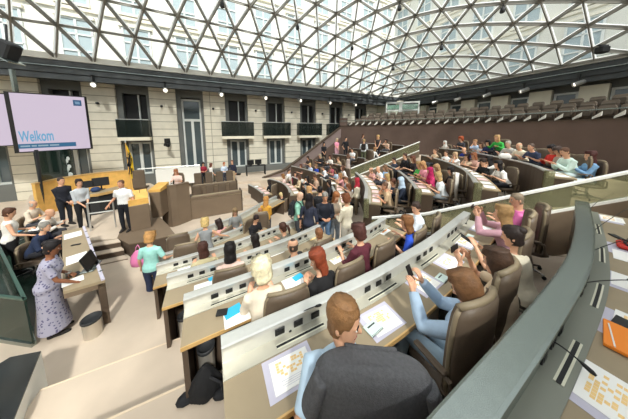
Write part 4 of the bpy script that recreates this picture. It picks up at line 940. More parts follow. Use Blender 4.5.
# standing group
P_(300, 196, 0, 1, 100, 'hold', 'm', 'none', '', '8fc4ae', 'short', '3a3c40', 'bald man in a pale green t-shirt with a dark backpack', vox=MV, Y=5.4, skin='e', collar=1)
P_(309, 199, 0, 1, 20, 'side', 'f', 'long', '201a1c', '2c3040', 'long', '2a2a30', 'dark-haired woman in a navy jacket standing beside the bald man, back turned', vox=MV, Y=5.15)
P_(325, 197, 0, 1, 175, 'hold', 'm', 'short', '8e8a84', '20232e', 'full', '6f8db0', 'grey-haired man in a dark jumper and jeans facing the photographer', vox=MV, Y=5.2, fat=1.1, skin='b')
P_(336, 197, 0, 1, 150, 'hold', 'f', 'bob', '9a6238', 'e4d2bc', 'long', 'b8c4d0', 'woman in a cream blouse talking face to face with the woman in white', vox=MV, Y=5.35)
P_(346, 199, 0, 1, -40, 'hold', 'f', 'volume', '7c4a2e', 'eee4cc', 'full', 'd8d0c0', 'woman with a thick brown bob and long white cardigan, back turned', vox=MV, Y=4.9)
P_(309, 190, 0, 1, -60, 'front', 'f', 'bob', 'c89a68', '4a4650', 'long', '3a3a40', 'fair-haired girl with a pink hood among the standing group', vox=.018, Y=6.4, sc=.95)
P_(320, 190, 0, 1, -20, 'front', 'm', 'short', '1c1718', '242428', 'long', '2a2a30', 'black-haired youth in black behind the grey-haired man', vox=.018, Y=6.2, sc=.97)
# ---------------------------------------------------------------- far floor benches
F_ = .02
P_(269, 182, 0, 0, -60, 'lean', 'f', 'bob', '2a201e', '1e1e22', 'long', '2a2a30', 'woman in black leaning on the low far-left bench', Y=11.2)
P_(281, 195, 0, 0, -60, 'lean', 'm', 'short', 'd2bd86', '26262a', 'long', '2a2a30', 'fair-haired person in black bent over papers at the low far-left bench', Y=9.7, pitch=.6)
P_(289, 171, 0, 1, 110, 'hold', 'm', 'short', '4a3a30', 'eeeae6', 'long', '33363c', 'man with glasses in a white shirt standing at the dark curved bench', Y=11.8)
P_(295, 174, 0, 1, 160, 'front', 'f', 'bob', '3a2420', '7e2a3c', 'long', '33363c', 'woman in a wine red jumper between the white shirt and the beige coat', Y=11.6)
P_(299, 177, 0, 1, -100, 'hold', 'f', 'bob', '5a3a2a', 'd9c3a0', 'full', '8a7a62', 'person in a long beige coat seen from the side at the dark bench', Y=10.6)
P_(307, 179, 0, 0, -110, 'chin', 'f', 'bob', '1e1816', '2a2a2e', 'long', '2a2a30', 'black-haired woman in dark clothes seated near the far benches', Y=9.6)
P_(301, 166, 0, 0, -120, 'desk', 'f', 'bob', '5a3428', 'e89a98', 'short', '4a4a50', 'girl in a salmon pink top by the sloped parapet', Y=13.4)
P_(310, 165, 0, 0, -120, 'desk', 'm', 'short', 'cfae78', 'c8d4ea', 'short', '4a4a50', 'fair-haired boy in a pale blue shirt by the sloped parapet', Y=13.2)
P_(316, 166, 0, 0, -120, 'desk', 'f', 'bob', '8a6a4a', '2c4bb0', 'short', '4a4a50', 'child in a strong blue shirt beside the fair-haired boy', Y=12.9)
P_(323, 168, 0, 0, -100, 'lean', 'm', 'short', '4a3a30', 'eef0f2', 'long', '4a4a50', 'man in a white shirt leaning along the far bench', Y=12.3)
P_(336, 171, 0, 0, -110, 'desk', 'f', 'bob', '3a2a24', 'bcd0e8', 'short', '4a4a50', 'woman in a light blue blouse at the bench by the second balustrade', Y=10.9)
P_(346, 180, 0, 0, -100, 'lean', 'm', 'short', '7a4c34', 'd8dce4', 'short', '4a4a50', 'brown-haired man bending over papers near the red headscarf', Y=9.0)
P_(340, 176, 0, 0, -110, 'both', 'f', 'bob', 'a87a50', 'dc9c9c', 'short', '4a4a50', 'light-haired girl in dusty pink next to the light blue blouse', Y=9.9)
P_(349, 187, 0, 0, -95, 'read', 'f', 'bob', '7a4a30', 'c8b8a8', 'long', '4a4a50', 'brown-haired woman reading in front of the red headscarf', Y=8.0)
P_(357, 181, 0, 1, -70, 'front', 'f', 'scarf', 'b83040', 'e9dfc6', 'full', '8a7a62', 'woman in a red headscarf and long cream coat', Y=7.7, sc=.97)
P_(342, 168, 0, 0, -110, 'lean', 'f', 'bob', '6a4a3a', 'f0e8e4', 'short', '4a4a50', 'woman in a white top bent forward under the second balustrade', Y=11.0)
P_(329, 183, 0, 0, -100, 'desk', 'f', 'bob', '241a18', '2e2c32', 'long', '4a4a50', 'black-haired woman in charcoal seated behind the grey-haired man', Y=8.6)
P_(315, 177, 0, 0, -100, 'read', 'm', 'short', '5a3a2c', 'c8a890', 'short', '4a4a50', 'brown-haired man in a tan t-shirt above the standing group', Y=9.4)
P_(283, 176, 0, 0, -100, 'desk', 'f', 'bob', '8a6038', 'e6c8c0', 'short', '4a4a50', 'fair girl in blush pink left of the white shirt with glasses', Y=11.5)
P_(331, 166, 0, 0, -120, 'desk', 'f', 'bob', '4a3228', 'b8606a', 'short', '4a4a50', 'woman in a dull red top seated above the beige coat', Y=12.2)
P_(394, 160, 0, 0, -95, 'desk', 'm', 'short', '3a2a22', '4a4e5c', 'long', '4a4a50', 'man in slate grey left of the man in the dark suit', Y=9.6)
# ---------------------------------------------------------------- block beyond the second balustrade
P_(337, 140, 0, 1, 150, 'front', 'f', 'bob', 'd8c8a8', 'f09cb8', 'short', 'd8a8b8', 'person in a pink shirt standing below the brown wall', Y=16)
P_(346, 139, 0, 1, 160, 'pocket', 'm', 'short', '1c1818', '1c1c20', 'long', '1e1e22', 'person all in black standing below the brown wall, next to the pink shirt', Y=15.6)
P_(324, 144, 0, 1, 170, 'front', 'f', 'bob', '1e1818', '1c1c20', 'long', '1e1e22', 'woman in black with a white badge standing by the sloped parapet', Y=15.2)
P_(320, 156, 0, 0, -130, 'desk', 'f', 'bob', 'b8a890', '26262a', 'long', '2a2a30', 'grey-haired woman in black seated by the sloped parapet', Y=13.8)
P_(330, 157, 0, 0, -130, 'desk', 'f', 'bob', '4a2e26', 'efeae2', 'long', '4a4a50', 'woman in an off-white top in the far block beside the man in sand', Y=13.2)
P_(338, 159, 0, 0, -110, 'lean', 'm', 'short', '7a5a44', 'cbb08e', 'long', '4a4a50', 'man in a sand coloured shirt leaning at the far block bench', Y=12.8)
P_(348, 156, 0, 1, -60, 'front', 'f', 'bob', '6a4c3c', 'b8a8a0', 'long', '9a8c88', 'woman in a grey-pink dress standing at the foot of the second balustrade', Y=12.0, bottom='dress', sc=.95)
P_(352, 150, 0, 0, -130, 'desk', 'm', 'short', '2a201c', 'f0f0f0', 'short', '4a4a50', 'dark-haired boy in a white shirt behind the woman in the grey-pink dress', Y=13.4)
bp, bF = P_(364, 141, 0, 1, 20, 'hold', 'm', 'short', 'a88a5c', 'e9eef2', 'long', '5c6048', 'fair-haired man in a white shirt carrying a dark backpack, back turned', Y=13.2)
P_(363, 136, 0, 1, 150, 'front', 'f', 'bob', '5a3a2a', '5a4a44', 'long', '4a4a50', 'brown-haired woman half hidden behind the man with the white shirt and backpack', Y=15.0)
P_(378, 137, 0, 1, -150, 'front', 'f', 'bob', 'd8b070', '3a3230', 'none', '2a2a30', 'blond woman in a dark sleeveless top standing below the brown wall', Y=13.8)
P_(375, 149, 0, 0, 60, 'lean', 'f', 'bob', 'a07850', 'f0f0ee', 'long', '4a4a50', 'person in a white shirt bent down before the standing blond woman', Y=13.2)
P_(386, 141, 0, 0, -120, 'chin', 'f', 'bob', '3a2620', 'dfc0a8', 'short', '4a4a50', 'dark-haired woman in a beige top right of the standing blond woman', Y=14.2)
P_(308, 158, 0, 0, -130, 'desk', 'f', 'bob', '3a2a24', '4a3c38', 'long', '4a4a50', 'dark-clothed woman seated lowest by the sloped parapet', Y=14.6)
# ---------------------------------------------------------------- block between the balustrades, lowest row first
P_(385, 186, BA, 0, -72, 'chin', 'm', 'crop', '6a4a36', 'c3a886', 'short', '4a4438', 'man in a khaki t-shirt with his hand at his chin', vox=MV, skin='b')
P_(393, 182, BA, 0, -80, 'desk', 'm', 'short', '5a3424', '24324a', 'long', '2a2a30', 'brown-haired youth in navy next to the man in khaki', Y=6.8)
P_(401, 181, BA, 0, -70, 'desk', 'm', 'scarf', 'b8cce0', '222b3c', 'full', '22262e', 'person in a navy coat with a pale blue hood', Y=6.5)
P_(387, 177, 0, 0, -90, 'desk', 'f', 'bob', 'c4a26c', 'dcc8b0', 'short', '4a4a50', 'fair-haired girl behind the man in khaki', Y=7.8)
P_(371, 170, 0, 0, -95, 'lean', 'm', 'bald', '6a5040', 'f0b8b4', 'short', '4a4a50', 'man in a pink shirt leaning forward by the second balustrade', Y=9.4)
P_(378, 169, 0, 0, -95, 'lean', 'm', 'none', '', 'f4f2f0', 'long', '4a4a50', 'bald man in a white shirt with a black bag before him', Y=9.0)
P_(385, 168, 0, 0, -95, 'desk', 'f', 'bob', '7a5c44', '9cc0e6', 'short', '4a4a50', 'person in a sky blue top beside the bald man in white', Y=8.9)
P_(405, 156, 0, 0, -95, 'lap', 'm', 'short', '4a3028', '1e1c20', 'long', '2a2a30', 'man in a dark suit at the bench top near the second balustrade', Y=8.9)
P_(413, 159, 0, 0, -95, 'desk', 'f', 'bob', '6a4030', '2c2426', 'long', '2a2a30', 'brown-haired woman in black next to the man in the dark suit', Y=8.3)
P_(419, 165, 0, 0, -95, 'desk', 'f', 'bob', 'b09060', '5cc05c', 'short', '4a4a50', 'child in a bright green top at the middle bench', Y=7.6)
P_(423, 165, 0, 0, -90, 'read', 'f', 'bob', 'c89868', 'f0a0b0', 'short', '4a4a50', 'girl in a light pink top beside the magenta cap', Y=7.3)
P_(430, 171, 0, 0, -80, 'desk', 'f', 'scarf', 'b02058', 'c83a6c', 'short', '4a4a50', 'person wearing a magenta head covering', Y=6.9)
P_(437, 168, 0, 0, -85, 'read', 'f', 'bob', 'a8845c', 'efe6cc', 'short', '4a4a50', 'light-haired girl in a cream blouse behind the woman in white', Y=7.2)
P_(438, 176, BB, 0, -65, 'desk', 'f', 'bob', 'b89868', 'e6ebee', 'short', '8a9298', 'woman in a white patterned t-shirt at the bench end', vox=MV, lean=.3)
P_(451, 171, 0, 0, -80, 'desk', 'f', 'bob', '1c1414', '2a2228', 'long', '2a2a30', 'black-haired woman between the white jackets on the chairs', Y=6.7)
P_(435, 151, 0, 0, -100, 'fold', 'm', 'crop', '6a4c38', 'd8bfa0', 'short', '4a4a50', 'man in a beige t-shirt with folded arms in the upper block', Y=10.4)
P_(446, 153, 0, 0, -100, 'fold', 'm', 'short', '4a3a30', 'f2f2f0', 'short', '4a4a50', 'man in a white shirt with folded arms in the upper block', Y=9.8)
P_(455, 155, 0, 0, -95, 'both', 'f', 'bob', 'c8a884', 'f0ece6', 'short', '4a4a50', 'woman in white hiding her mouth with her hands', Y=9.2)
P_(464, 150, 0, 0, -95, 'lean', 'm', 'none', '', '2a3c9c', 'short', '4a4a50', 'bald man in a vivid blue shirt leaning on his elbow', Y=9.4)
P_(467, 157, 0, 0, -95, 'both', 'f', 'bob', '3a2a22', 'd6bda0', 'short', '4a4a50', 'dark-haired woman in tan resting her chin, second bench', Y=8.4)
P_(474, 156, 0, 0, -90, 'desk', 'f', 'bob', 'a86a48', 'e0b0a0', 'short', '4a4a50', 'auburn woman in a peach blouse at the second bench', Y=8.2)
P_(483, 162, 0, 0, -85, 'desk', 'm', 'cap', '3a2c26', '1e1c1e', 'long', '2a2a30', 'man in a dark cap and black top beside the black-haired women', Y=7.3)
P_(489, 160, BC_, 0, -80, 'both', 'f', 'long', '171214', 'f0ece6', 'short', '2a2a30', 'woman with long black hair in white, face towards the aisle', vox=.018, yaw=35)
P_(498, 165, BC_, 0, -78, 'lean', 'f', 'long', '191314', 'f2efea', 'short', '22222a', 'woman with long black hair in a white t-shirt, in profile at the bench end', vox=MV)
# uppermost row
P_(445, 143, 0, 0, -110, 'desk', 'f', 'scarf', 'eeeae4', 'c8b0a0', 'long', '4a4a50', 'person in a white head covering on the uppermost bench', Y=12.0)
P_(461, 139, 0, 0, -105, 'desk', 'f', 'curly', 'a8502c', '3a3a40', 'long', '4a4a50', 'person with orange hair on the uppermost bench', Y=11.2)
P_(475, 142, 0, 0, -105, 'chin', 'm', 'short', 'b0845c', 'bcd0ea', 'long', '4a4a50', 'fair man in a light blue shirt with folded hands on the uppermost bench', Y=10.3)
P_(481, 145, 0, 0, -100, 'lean', 'f', 'bob', '5a4030', 'f4f4f2', 'long', '4a4a50', 'person in a bright white shirt turned away on the uppermost bench', Y=9.9)
P_(488, 143, 0, 0, -100, 'desk', 'f', 'bob', '1e1818', '22305a', 'long', '4a4a50', 'dark-haired person in navy left of the green jacket', Y=9.5)
P_(497, 138, 0, 0, -98, 'lean', 'f', 'bob', 'c8a070', '3cae4c', 'full', '1e1e22', 'woman in a bright green jacket over black', Y=9.0)
P_(508, 144, 0, 0, -95, 'lean', 'm', 'short', 'cfc8bc', 'c8c6c0', 'long', '4a4a50', 'white-haired man in a pale grey jacket right of the green jacket', Y=8.2, skin='e')
P_(519, 146, 0, 0, -90, 'lean', 'm', 'bald', 'd8c8a8', 'ece2ca', 'long', '4a4a50', 'balding man in a cream shirt reaching forward on the uppermost bench', Y=7.7)
P_(531, 147, 0, 0, -85, 'lean', 'm', 'crop', '5a4a40', '3c4660', 'short', '33363c', 'man in a slate blue t-shirt leaning on the uppermost bench', Y=7.1, vox=.017, fat=1.1)
P_(552, 149, 0, 0, -75, 'read', 'f', 'bob', '1e1416', 'd83c34', 'full', '33363c', 'dark-haired person in a bright red top on the uppermost bench', Y=6.5, vox=.017, skin='b')
P_(558, 151, 0, 0, -75, 'read', 'f', 'bob', '4a3a34', 'a89a8a', 'full', '33363c', 'person in a taupe jacket between the red top and the mint shirt', Y=6.3, vox=.017)
P_(565, 152, BD, 0, -72, 'phone', 'm', 'crop', '6a4a38', 'd6ece2', 'full', 'c0cfd0', 'man in a pale mint shirt bent over his phone at the bench end', vox=MV, Y=5.5, lean=.38, pitch=.45, r=(.06, .42, .8), l=(-.06, .42, .8))
P_(590, 156, BD, 0, -68, 'lap', 'f', 'long', '4a2420', '7ea6cc', 'full', 'c8d4d8', 'woman with dark red hair in a denim jacket at the end of the uppermost bench', vox=MV, lean=.0, r=(.02, .3, .82), l=(-.04, .3, .84))
# ---------------------------------------------------------------- left side
P_(9, 213, .38, 1, 35, 'hold', 'f', 'short', '5a3a2a', 'eeeae2', 'none', '1c1c1e', 'person in a white waistcoat and black trousers, back turned at the left edge', vox=MV, r=(.3, .3, 1.0))
P_(33, 204, .38, 0, 70, 'desk', 'm', 'bald', 'b8b0a6', 'ddcdb8', 'long', '4a4a50', 'elderly balding man in a beige shirt at the registration table', vox=MV)
P_(50, 213, .38, 0, 60, 'lean', 'm', 'none', '', 'e8e2d8', 'full', '4a4a50', 'bald man in white leaning over the registration table', vox=MV)
P_(45, 227, .38, 0, 62, 'lean', 'm', 'short', '8c8880', '25304a', 'long', '2a2a30', 'grey-haired man in a navy jumper at the registration table', vox=NV_)
P_(52, 248, .38, 1, 50, 'hold', 'f', 'bun', '191417', 'a3a1b4', 'short', '8886b0', 'dark-haired woman in a long lilac flowered dress resting a hand on the table', topmat='flower', vox=NV_, bottom='dress', skin='d', fat=1.18, r=(.16, .34, .93), l=(-.16, .2, .98), lean=.14)
P_(61, 181, .7, 1, 95, 'front', 'm', 'crop', '3a2c26', '20222c', 'full', '1e2028', 'man in a dark suit standing on the platform by the oak panel', vox=MV, fat=1.12)
P_(79, 183, .7, 1, 110, 'front', 'f', 'bun', '2e1e1c', 'b8bcc0', 'long', '1c1c20', 'woman in a grey jumper and black trousers on the platform', vox=MV)
P_(121, 184, .7, 1, 170, 'side', 'm', 'crop', '6a4c3a', 'f4f4f4', 'short', '1d1f26', 'man in a white short-sleeved shirt standing beside the lectern', vox=MV, collar=1, fat=1.06, skin='b', r=(.36, .1, .95))
P_(176, 172, 0, 0, 165, 'desk', 'f', 'bob', 'b87a54', 'f0d4c8', 'short', '4a4a50', 'auburn woman in a pale blouse seated behind the curved taupe panel', Y=9.6)
P_(203, 164, 0, 1, 140, 'hold', 'f', 'bob', '2a1c1c', '96283c', 'long', '26262c', 'person in a crimson jumper standing under the tall window', Y=14.2)
P_(211, 165, 0, 1, 60, 'front', 'f', 'bob', '6a3c2c', 'f0eeea', 'long', 'e6e4e0', 'person in white standing beside the crimson jumper', Y=14.0)
P_(224, 164, 0, 1, 120, 'hold', 'm', 'short', 'b0663c', 'c6d4e6', 'long', '3a3e4c', 'ginger person in a pale blue shirt at the second government bench', Y=13.8)
P_(232, 162, 0, 1, 175, 'pocket', 'm', 'short', '7a4a36', '26283a', 'full', 'b09a7c', 'man in a navy blazer and beige trousers under the windows', Y=13.6)
# ---------------------------------------------------------------- chairs
def swivel_chair(name='swivel_chair'):
    t = emp(name, (0, 0, 0), label='x', cat='chair', group='taupe swivel chairs')
    m = MB(); m.rbox((0, .02, .44), (.5, .48, .1), .04); ob('seat', m, M['chair'], t, True)
    def shell(x0, x1, f0, f1, zt=1.22, n=9):
        rings = []
        for i in range(n):
            k = i/(n-1); z = .46+(zt-.46)*k; w = (.235+.025*math.sin(k*PI))*(1-.16*max(0, k-.85)/.15)
            yb = -.14-.02*k
            rings.append([(w*x, yb+.055*(x*x)+(f1 if q else f0), z-(.03*x*x if k > .9 else 0)) for q, xs in ((0, [x0+(x1-x0)*j/6 for j in range(7)]), (1, [x1-(x1-x0)*j/6 for j in range(7)])) for x in xs])
        m = MB(); m.loft(rings); return m
    b_ = ob('backrest', shell(-1, 1, -.045, .03), M['chair'], t, True)
    e = MB()
    for s in (-1, 1):
        pts = []
        for i in range(9):
            k = i/8; w = (.235+.025*math.sin(k*PI))*(1-.16*max(0, k-.85)/.15); pts.append((s*w, -.14-.02*k+.05,   .46+.76*k-(.03 if k > .9 else 0)))
        e.tube(pts, .018, 6)
    e.tube([(x*.22, -.165+.055*x*x, 1.225-.03*x*x) for x in (-1, -.6, -.2, .2, .6, 1)], .026, 6)
    ob('piping', e, M['piping'], b_, True)
    for s in (-1, 1):
        m = MB(); m.tube([(s*.27, -.16, .46), (s*.29, -.14, .64), (s*.29, .12, .66)], .018, 6); m.rbox((s*.29, .02, .67), (.055, .26, .03), .01); ob('armrest', m, M['chair'], t)
    m = MB(); m.tube([(0, 0, .08), (0, 0, .4)], .03, 10); ob('column', m, M['steel'], t)
    for i in range(5):
        a = 2*PI*i/5+.3; m = MB(); m.loft([ring(Vector((math.cos(a)*r_, math.sin(a)*r_, z_)), Vector((-math.sin(a), math.cos(a), 0)), Vector((0, 0, 1)), w_, h_, 6) for r_, z_, w_, h_ in ((.02, .1, .03, .025), (.27, .075, .02, .012))]); l_ = ob('leg', m, M['steel'], t)
        m = MB(); m.ell((math.cos(a)*.27, math.sin(a)*.27, .032), (.022, .03, .032), 8, 6); ob('caster', m, M['black'], l_)
    return t
CH = swivel_chair(); used = False
def chair_at(loc, rz, label, sc=1):
    global used
    if not used: CH.location = loc; CH.rotation_euler = (0, 0, rz); CH['label'] = label; used = True; return CH
    return copytree(CH, loc, rz, label=label)
# a simpler copy for the small far ones: the same parts without casters show nothing of them
fnd = lambda t: next(p[0] for p in PEOPLE if t in p[2])
CHPOS = {pw: (487, 301, -23, 1, 'tall taupe swivel chair of the woman in the light denim shirt'), p3: (516, 267, -33, 1, 'taupe swivel chair under the dark-haired woman raising a phone'),
 p4: (531, 233, -40, 1, 'taupe swivel chair of the woman with black hair pinned up'), p5: (535, 213, -45, 1, 'taupe swivel chair of the woman with long blond hair'), fnd('bright pink t-shirt'): (548, 206, -50, 1, 'taupe swivel chair of the boy in bright pink, by the balustrade'),
 fnd('white-blond curls'): (289, 292, -22, .88, 'taupe swivel chair of the person with fluffy white-blond curls'), rh: (354, 263, -32, .88, 'taupe swivel chair right of the red-haired woman'), fnd('maroon'): (389, 242, -36, .88, 'taupe swivel chair right of the maroon jumper'),
 fnd('royal blue top leaning'): (424, 229, -42, .88, 'taupe swivel chair of the girl in royal blue'), fnd('smiling dark'): (440, 215, -50, .88, 'taupe swivel chair of the smiling man in white')}
for r, st, lab, ch in PEOPLE:
    if st or not ch: continue
    rz = r.rotation_euler[2]; b = Matrix.Rotation(rz, 3, 'Z') @ Vector((0, -.03, 0))
    who = lab.split(',')[0].split()
    if r is jm: continue
    while len(who) > 11: who = who[:-1]
    while who[-1] in ('in', 'a', 'the', 'with', 'and', 'of', 'by', 'his', 'her', 'at', 'on', 'to', 'behind', 'beside', 'over', 'under', 'an', 'uppermost', 'between', 'whose'): who = who[:-1]
    who = ' '.join(who)
    if r in CHPOS:
        x_, y_, hh, sz, lb_ = CHPOS[r]; q = at(x_, y_, r.location.z+1.22*sz); h_ = math.radians(hh); o_ = Matrix.Rotation(-h_, 3, 'Z') @ Vector((0, -.17, 0))
        c = chair_at((q[0]-o_.x, q[1]-o_.y, r.location.z), -h_, lb_); c.scale = (1, 1, sz); continue
    c = chair_at((r.location.x+b.x, r.location.y+b.y, r.location.z), rz, 'taupe swivel chair under the '+who)
    c.scale = (1, 1, 1 if abs(r.location.z-A1) < .01 and r.location.y < 4.2 and r.location.x < 4.4 else .62 if 'registration' in lab else .88)
q = at(379, 356, A1+1.22); JC = chair_at((q[0]-.015, q[1]+.17, A1), -math.radians(5), 'taupe swivel chair under the grey jacket, nearest the camera'); JC.scale = (1, 1, .93)
EMPTY = [(178, 237, A5, -30, 'empty taupe swivel chair behind the woman in mint, the farther of two'), (186, 247, A4-.2, -25, 'empty taupe swivel chair behind the woman in mint, the nearer of two'),
 (302, 204, A4+.1, -30, 'empty taupe swivel chair below the bald man in pale green')]
for x, y, f, hd_, lb in EMPTY:
    q = at(x, y, f+1.15); h = math.radians(hd_); o = Matrix.Rotation(-h, 3, 'Z') @ Vector((0, -.17, 0)); chair_at((q[0]-o.x, q[1]-o.y, f), -h, lb)
# ================================================================== things on desks and floors
PATH = {('A', k): cr(p, .2) for k, p in RA.items()}; PATH.update({('B', k): cr(p[0], .2) for k, p in RB.items()})
DZ = {('A', k): CAP[k]-.158 for k in CAP}; DZ.update({('B', k): p[1]-.158 for k, p in RB.items()})
def near(path, q):
    best = None
    for a, b in zip(path, path[1:]):
        A = Vector(a); B = Vector(b); d = B-A; t = max(0, min(1, (Vector(q)-A).dot(d)/d.length_squared)); dist = (A+d*t-Vector(q)).length
        if best is None or dist < best[0]: best = (dist, math.atan2(d.y, d.x))
    return best[1]
def lay(row, px, py, dz=.001, rot=0):
    z = DZ[row]+dz; q = at(px, py, z); return Vector((q[0], q[1], z)), near(PATH[row], q)+rot
def flat(name, row, px, py, w_, d_, mt, label, cat, group=None, dz=.001, rot=0, t=.002):
    p, a = lay(row, px, py, dz, rot); m = MB(); m.rbox((0, 0, t/2), (w_, d_, t), .002); o = ob(name, m, M[mt], None, label=label, cat=cat, group=group); o.location = p; o.rotation_euler = (0, 0, a); return o
def sheet(row, px, py, label, rot=0, grid=True, w_=.30, d_=.205, dz=.004, group='printed programme sheets', seed=0, orange=False):
    o = flat('programme_sheet', row, px, py, w_, d_, 'paper', label, 'sheet', group, dz, rot, .0015)
    if grid:
        r_ = random.Random(seed); m = MB(); nx, ny = 9, 6
        for i in range(nx):
            for j in range(ny):
                if r_.random() < .55: m.box((-w_*.36+w_*.72*(i+.5)/nx, -d_*.1+d_*.5*(j+.5)/ny, .0018), (w_*.072, d_*.07, .0008))
        ob('printed_grid', m, M['yel'], o)
        m = MB()
        for j in range(4): m.box((-w_*.05+w_*.06*(j % 2), -d_*.2-d_*.06*j, .0018), (w_*.5, d_*.012, .0008))
        ob('printed_lines', m, M['padm'], o)
    if orange: m = MB(); m.box((w_*.05, -d_*.36, .0018), (w_*.5, d_*.22, .001)); ob('orange_block', m, M['orange'], o)
    return o
R1 = ('A', 1); R2 = ('A', 2); R3_ = ('A', 3); R0 = ('A', 0)
WH = ['half under the arm of the man in pale blue', 'right of the man in pale blue, a mint notebook on it', 'before the woman in denim, a mint notebook on it', 'behind the raised hands, second beyond the denim shirt', 'with a small green card, before the raised phones', 'farthest along, before the boy in pink']
for i, (x, y) in enumerate(((291, 369), (381, 320), (424, 283), (448, 262), (465, 242), (480, 229))):
    flat('desk_pad', R1, x, y, .38, .26, 'padm', 'lilac desk pad '+WH[i], 'desk pad', 'lilac desk pads on the long bench', .0005)
    sheet(R1, x+1, y, 'programme sheet '+WH[i], rot=random.uniform(-.06, .06), seed=i)
def notebook(row, px, py, label, mt='mint', rot=0, w_=.15, d_=.105):
    o = flat('notebook', row, px, py, w_, d_, mt, label, 'notebook', None, .0065, rot, .008)
    m = MB()
    for i in range(9): m.tube([(-w_*.42+w_*.84*i/8, -d_/2-.004, .0), (-w_*.42+w_*.84*i/8, -d_/2-.006, .009), (-w_*.42+w_*.84*i/8, -d_/2+.008, .0095)], .0022, 5)
    ob('spiral_binding', m, M['black'], o); m = MB(); m.box((0, d_*.2, .0083), (w_*.6, .012, .0008)); ob('printed_line', m, M['dark'], o); return o
notebook(R1, 373, 328, 'mint spiral notebook right of the man in pale blue', rot=.1); notebook(R1, 442, 278, 'mint spiral notebook near the woman in denim', rot=.05)
flat('green_card', R1, 470, 236, .14, .09, 'mint', 'small pale green card on a programme sheet before the raised phones', 'card', None, .0065)
flat('pamphlet', R1, 462, 252, .2, .09, 'mint', 'long pale mint pamphlet behind the white sheets on the long bench', 'pamphlet', None, .0065)
# second row
sheet(R2, 238, 316, 'white sheet under the cyan folder on the second bench', grid=False); flat('folder', R2, 233, 311, .2, .14, 'blue', 'cyan folder with a black phone on it', 'folder', None, .006, .2, .004)
flat('cloth_case', R2, 222, 313, .12, .08, 'black', 'black glasses case lying on the cyan folder', 'case', None, .011, -.3, .02)
sheet(R2, 293, 281, 'white sheet under the hands of the red-haired woman', grid=False); flat('folder', R2, 298, 277, .16, .1, 'blue', 'cyan card before the red-haired woman', 'folder', None, .006, .2, .003)
sheet(R2, 337, 258, 'white sheet left of the maroon jumper', grid=True, seed=9); o = flat('magazine', R2, 383, 231, .3, .2, 'paper', 'open leaflet with an orange picture before the girl in royal blue', 'leaflet', None, .004, 0, .003)
m = MB(); m.rbox((.02, .02, .0034), (.2, .12, .001), .01); ob('orange_picture', m, M['orange'], o)
# third row
sheet(R3_, 206, 286, 'white sheet on the third bench beside the pale pink top', grid=False, w_=.34); flat('folder', R3_, 213, 278, .14, .1, 'blue', 'small cyan card at the elbow of the pale pink top', 'folder', None, .006, .3, .003)
sheet(R3_, 276, 252, 'white sheet before the balding man in charcoal', grid=False); flat('pink_leaflet', R3_, 312, 238, .2, .14, 'yel', 'peach leaflet before the brown-haired child', 'leaflet', None, .002)
sheet(('A', 4), 186, 266, 'white sheet on the fourth bench before the beige cardigan', grid=False); sheet(('A', 5), 168, 254, 'white sheet on the bench beside the woman in mint', grid=False)
M['rose'] = mat('rose_paper', 'ecc8c6', .7)
RN = {'a': 'bench of the man in khaki', 'b': 'bench of the woman in white patterned t-shirt', 'c': 'bench of the black-haired women', 'd': 'uppermost curved bench', 'z': 'bench below the red headscarf', 'w': 'short bench on the far floor', 'y': 'dark bench behind the low far-left one', 'x': 'low far-left bench', 'cc': 'second far block bench', 'bb': 'middle far block bench', 'aa': 'lower far block bench'}
for k, nm in RN.items():
    p, z = RB[k]; L = sum((Vector(b)-Vector(a)).length for a, b in zip(p, p[1:])); s = .35; i = 0
    while s < L-.2:
        q, a, n = along(PATH[('B', k)], s); c = 'rose' if random.random() < .4 else 'paper'; m = MB(); m.box((0, 0, .001), (.34, .24, .002))
        o = ob('programme_sheet', m, M[c], None, label=('rose' if c == 'rose' else 'white')+' sheet lying on the '+nm, cat='sheet', group=('rose' if c == 'rose' else 'white')+' sheets on the '+nm)
        o.location = (q.x+n.x*.38, q.y+n.y*.38, z-.157); o.rotation_euler = (0, 0, a+random.uniform(-.15, .15)); s += .5; i += 1
# nearest bench
flat('desk_pad', R0, 612, 400, .38, .30, 'padm', 'large lilac desk pad nearest the camera, lower right corner', 'desk pad', 'lilac desk pads on the nearest bench', .0005)
sheet(R0, 619, 400, 'large programme sheet with yellow grid and orange block, lower right corner', orange=True, w_=.32, d_=.24, seed=21)
flat('desk_pad', R0, 632, 332, .38, .26, 'padm', 'lilac desk pad under the orange folder', 'desk pad', 'lilac desk pads on the nearest bench', .0005)
sheet(R0, 640, 330, 'programme sheet under the orange folder and black phone', seed=22)
o = flat('folder', R0, 622, 341, .30, .14, 'orange', 'thick orange folder with a white pen on the nearest bench', 'folder', None, .006, .1, .02)
m = MB(); m.tube([(-.14, .03, .024), (.1, .05, .024)], .004, 6); o2 = ob('pen', m, M['white'], None, label='thin white pen on the orange folder', cat='pen'); o2.matrix_world = Matrix.Translation(o.location) @ Matrix.Rotation(o.rotation_euler[2], 4, 'Z')
m = MB(); m.rbox((0, -.068, .01), (.29, .006, .012), .002); ob('page_edges', m, M['rose'], o)
o = flat('phone', R0, 622, 324, .16, .075, 'black', 'black smartphone lying above the orange folder', 'phone', None, .0065, -.1, .009)
flat('desk_pad', R0, 625, 283, .36, .24, 'padm', 'lilac desk pad with blank white sheet below the red pouch', 'desk pad', 'lilac desk pads on the nearest bench', .0005); sheet(R0, 632, 284, 'blank white sheet below the red pouch on the nearest bench', grid=False)
flat('desk_pad', R0, 622, 250, .36, .22, 'padm', 'lilac desk pad under the red pouch', 'desk pad', 'lilac desk pads on the nearest bench', .0005); sheet(R0, 630, 258, 'white sheet under the red pouch', grid=False)
p, a = lay(R0, 626, 248, .005); m = MB(); m.rbox((0, 0, .03), (.2, .13, .06), .02); o = ob('pouch', m, M['red'], None, label='bright red pouch with a black strap on the nearest bench', cat='pouch'); o.location = p; o.rotation_euler = (0, 0, a)
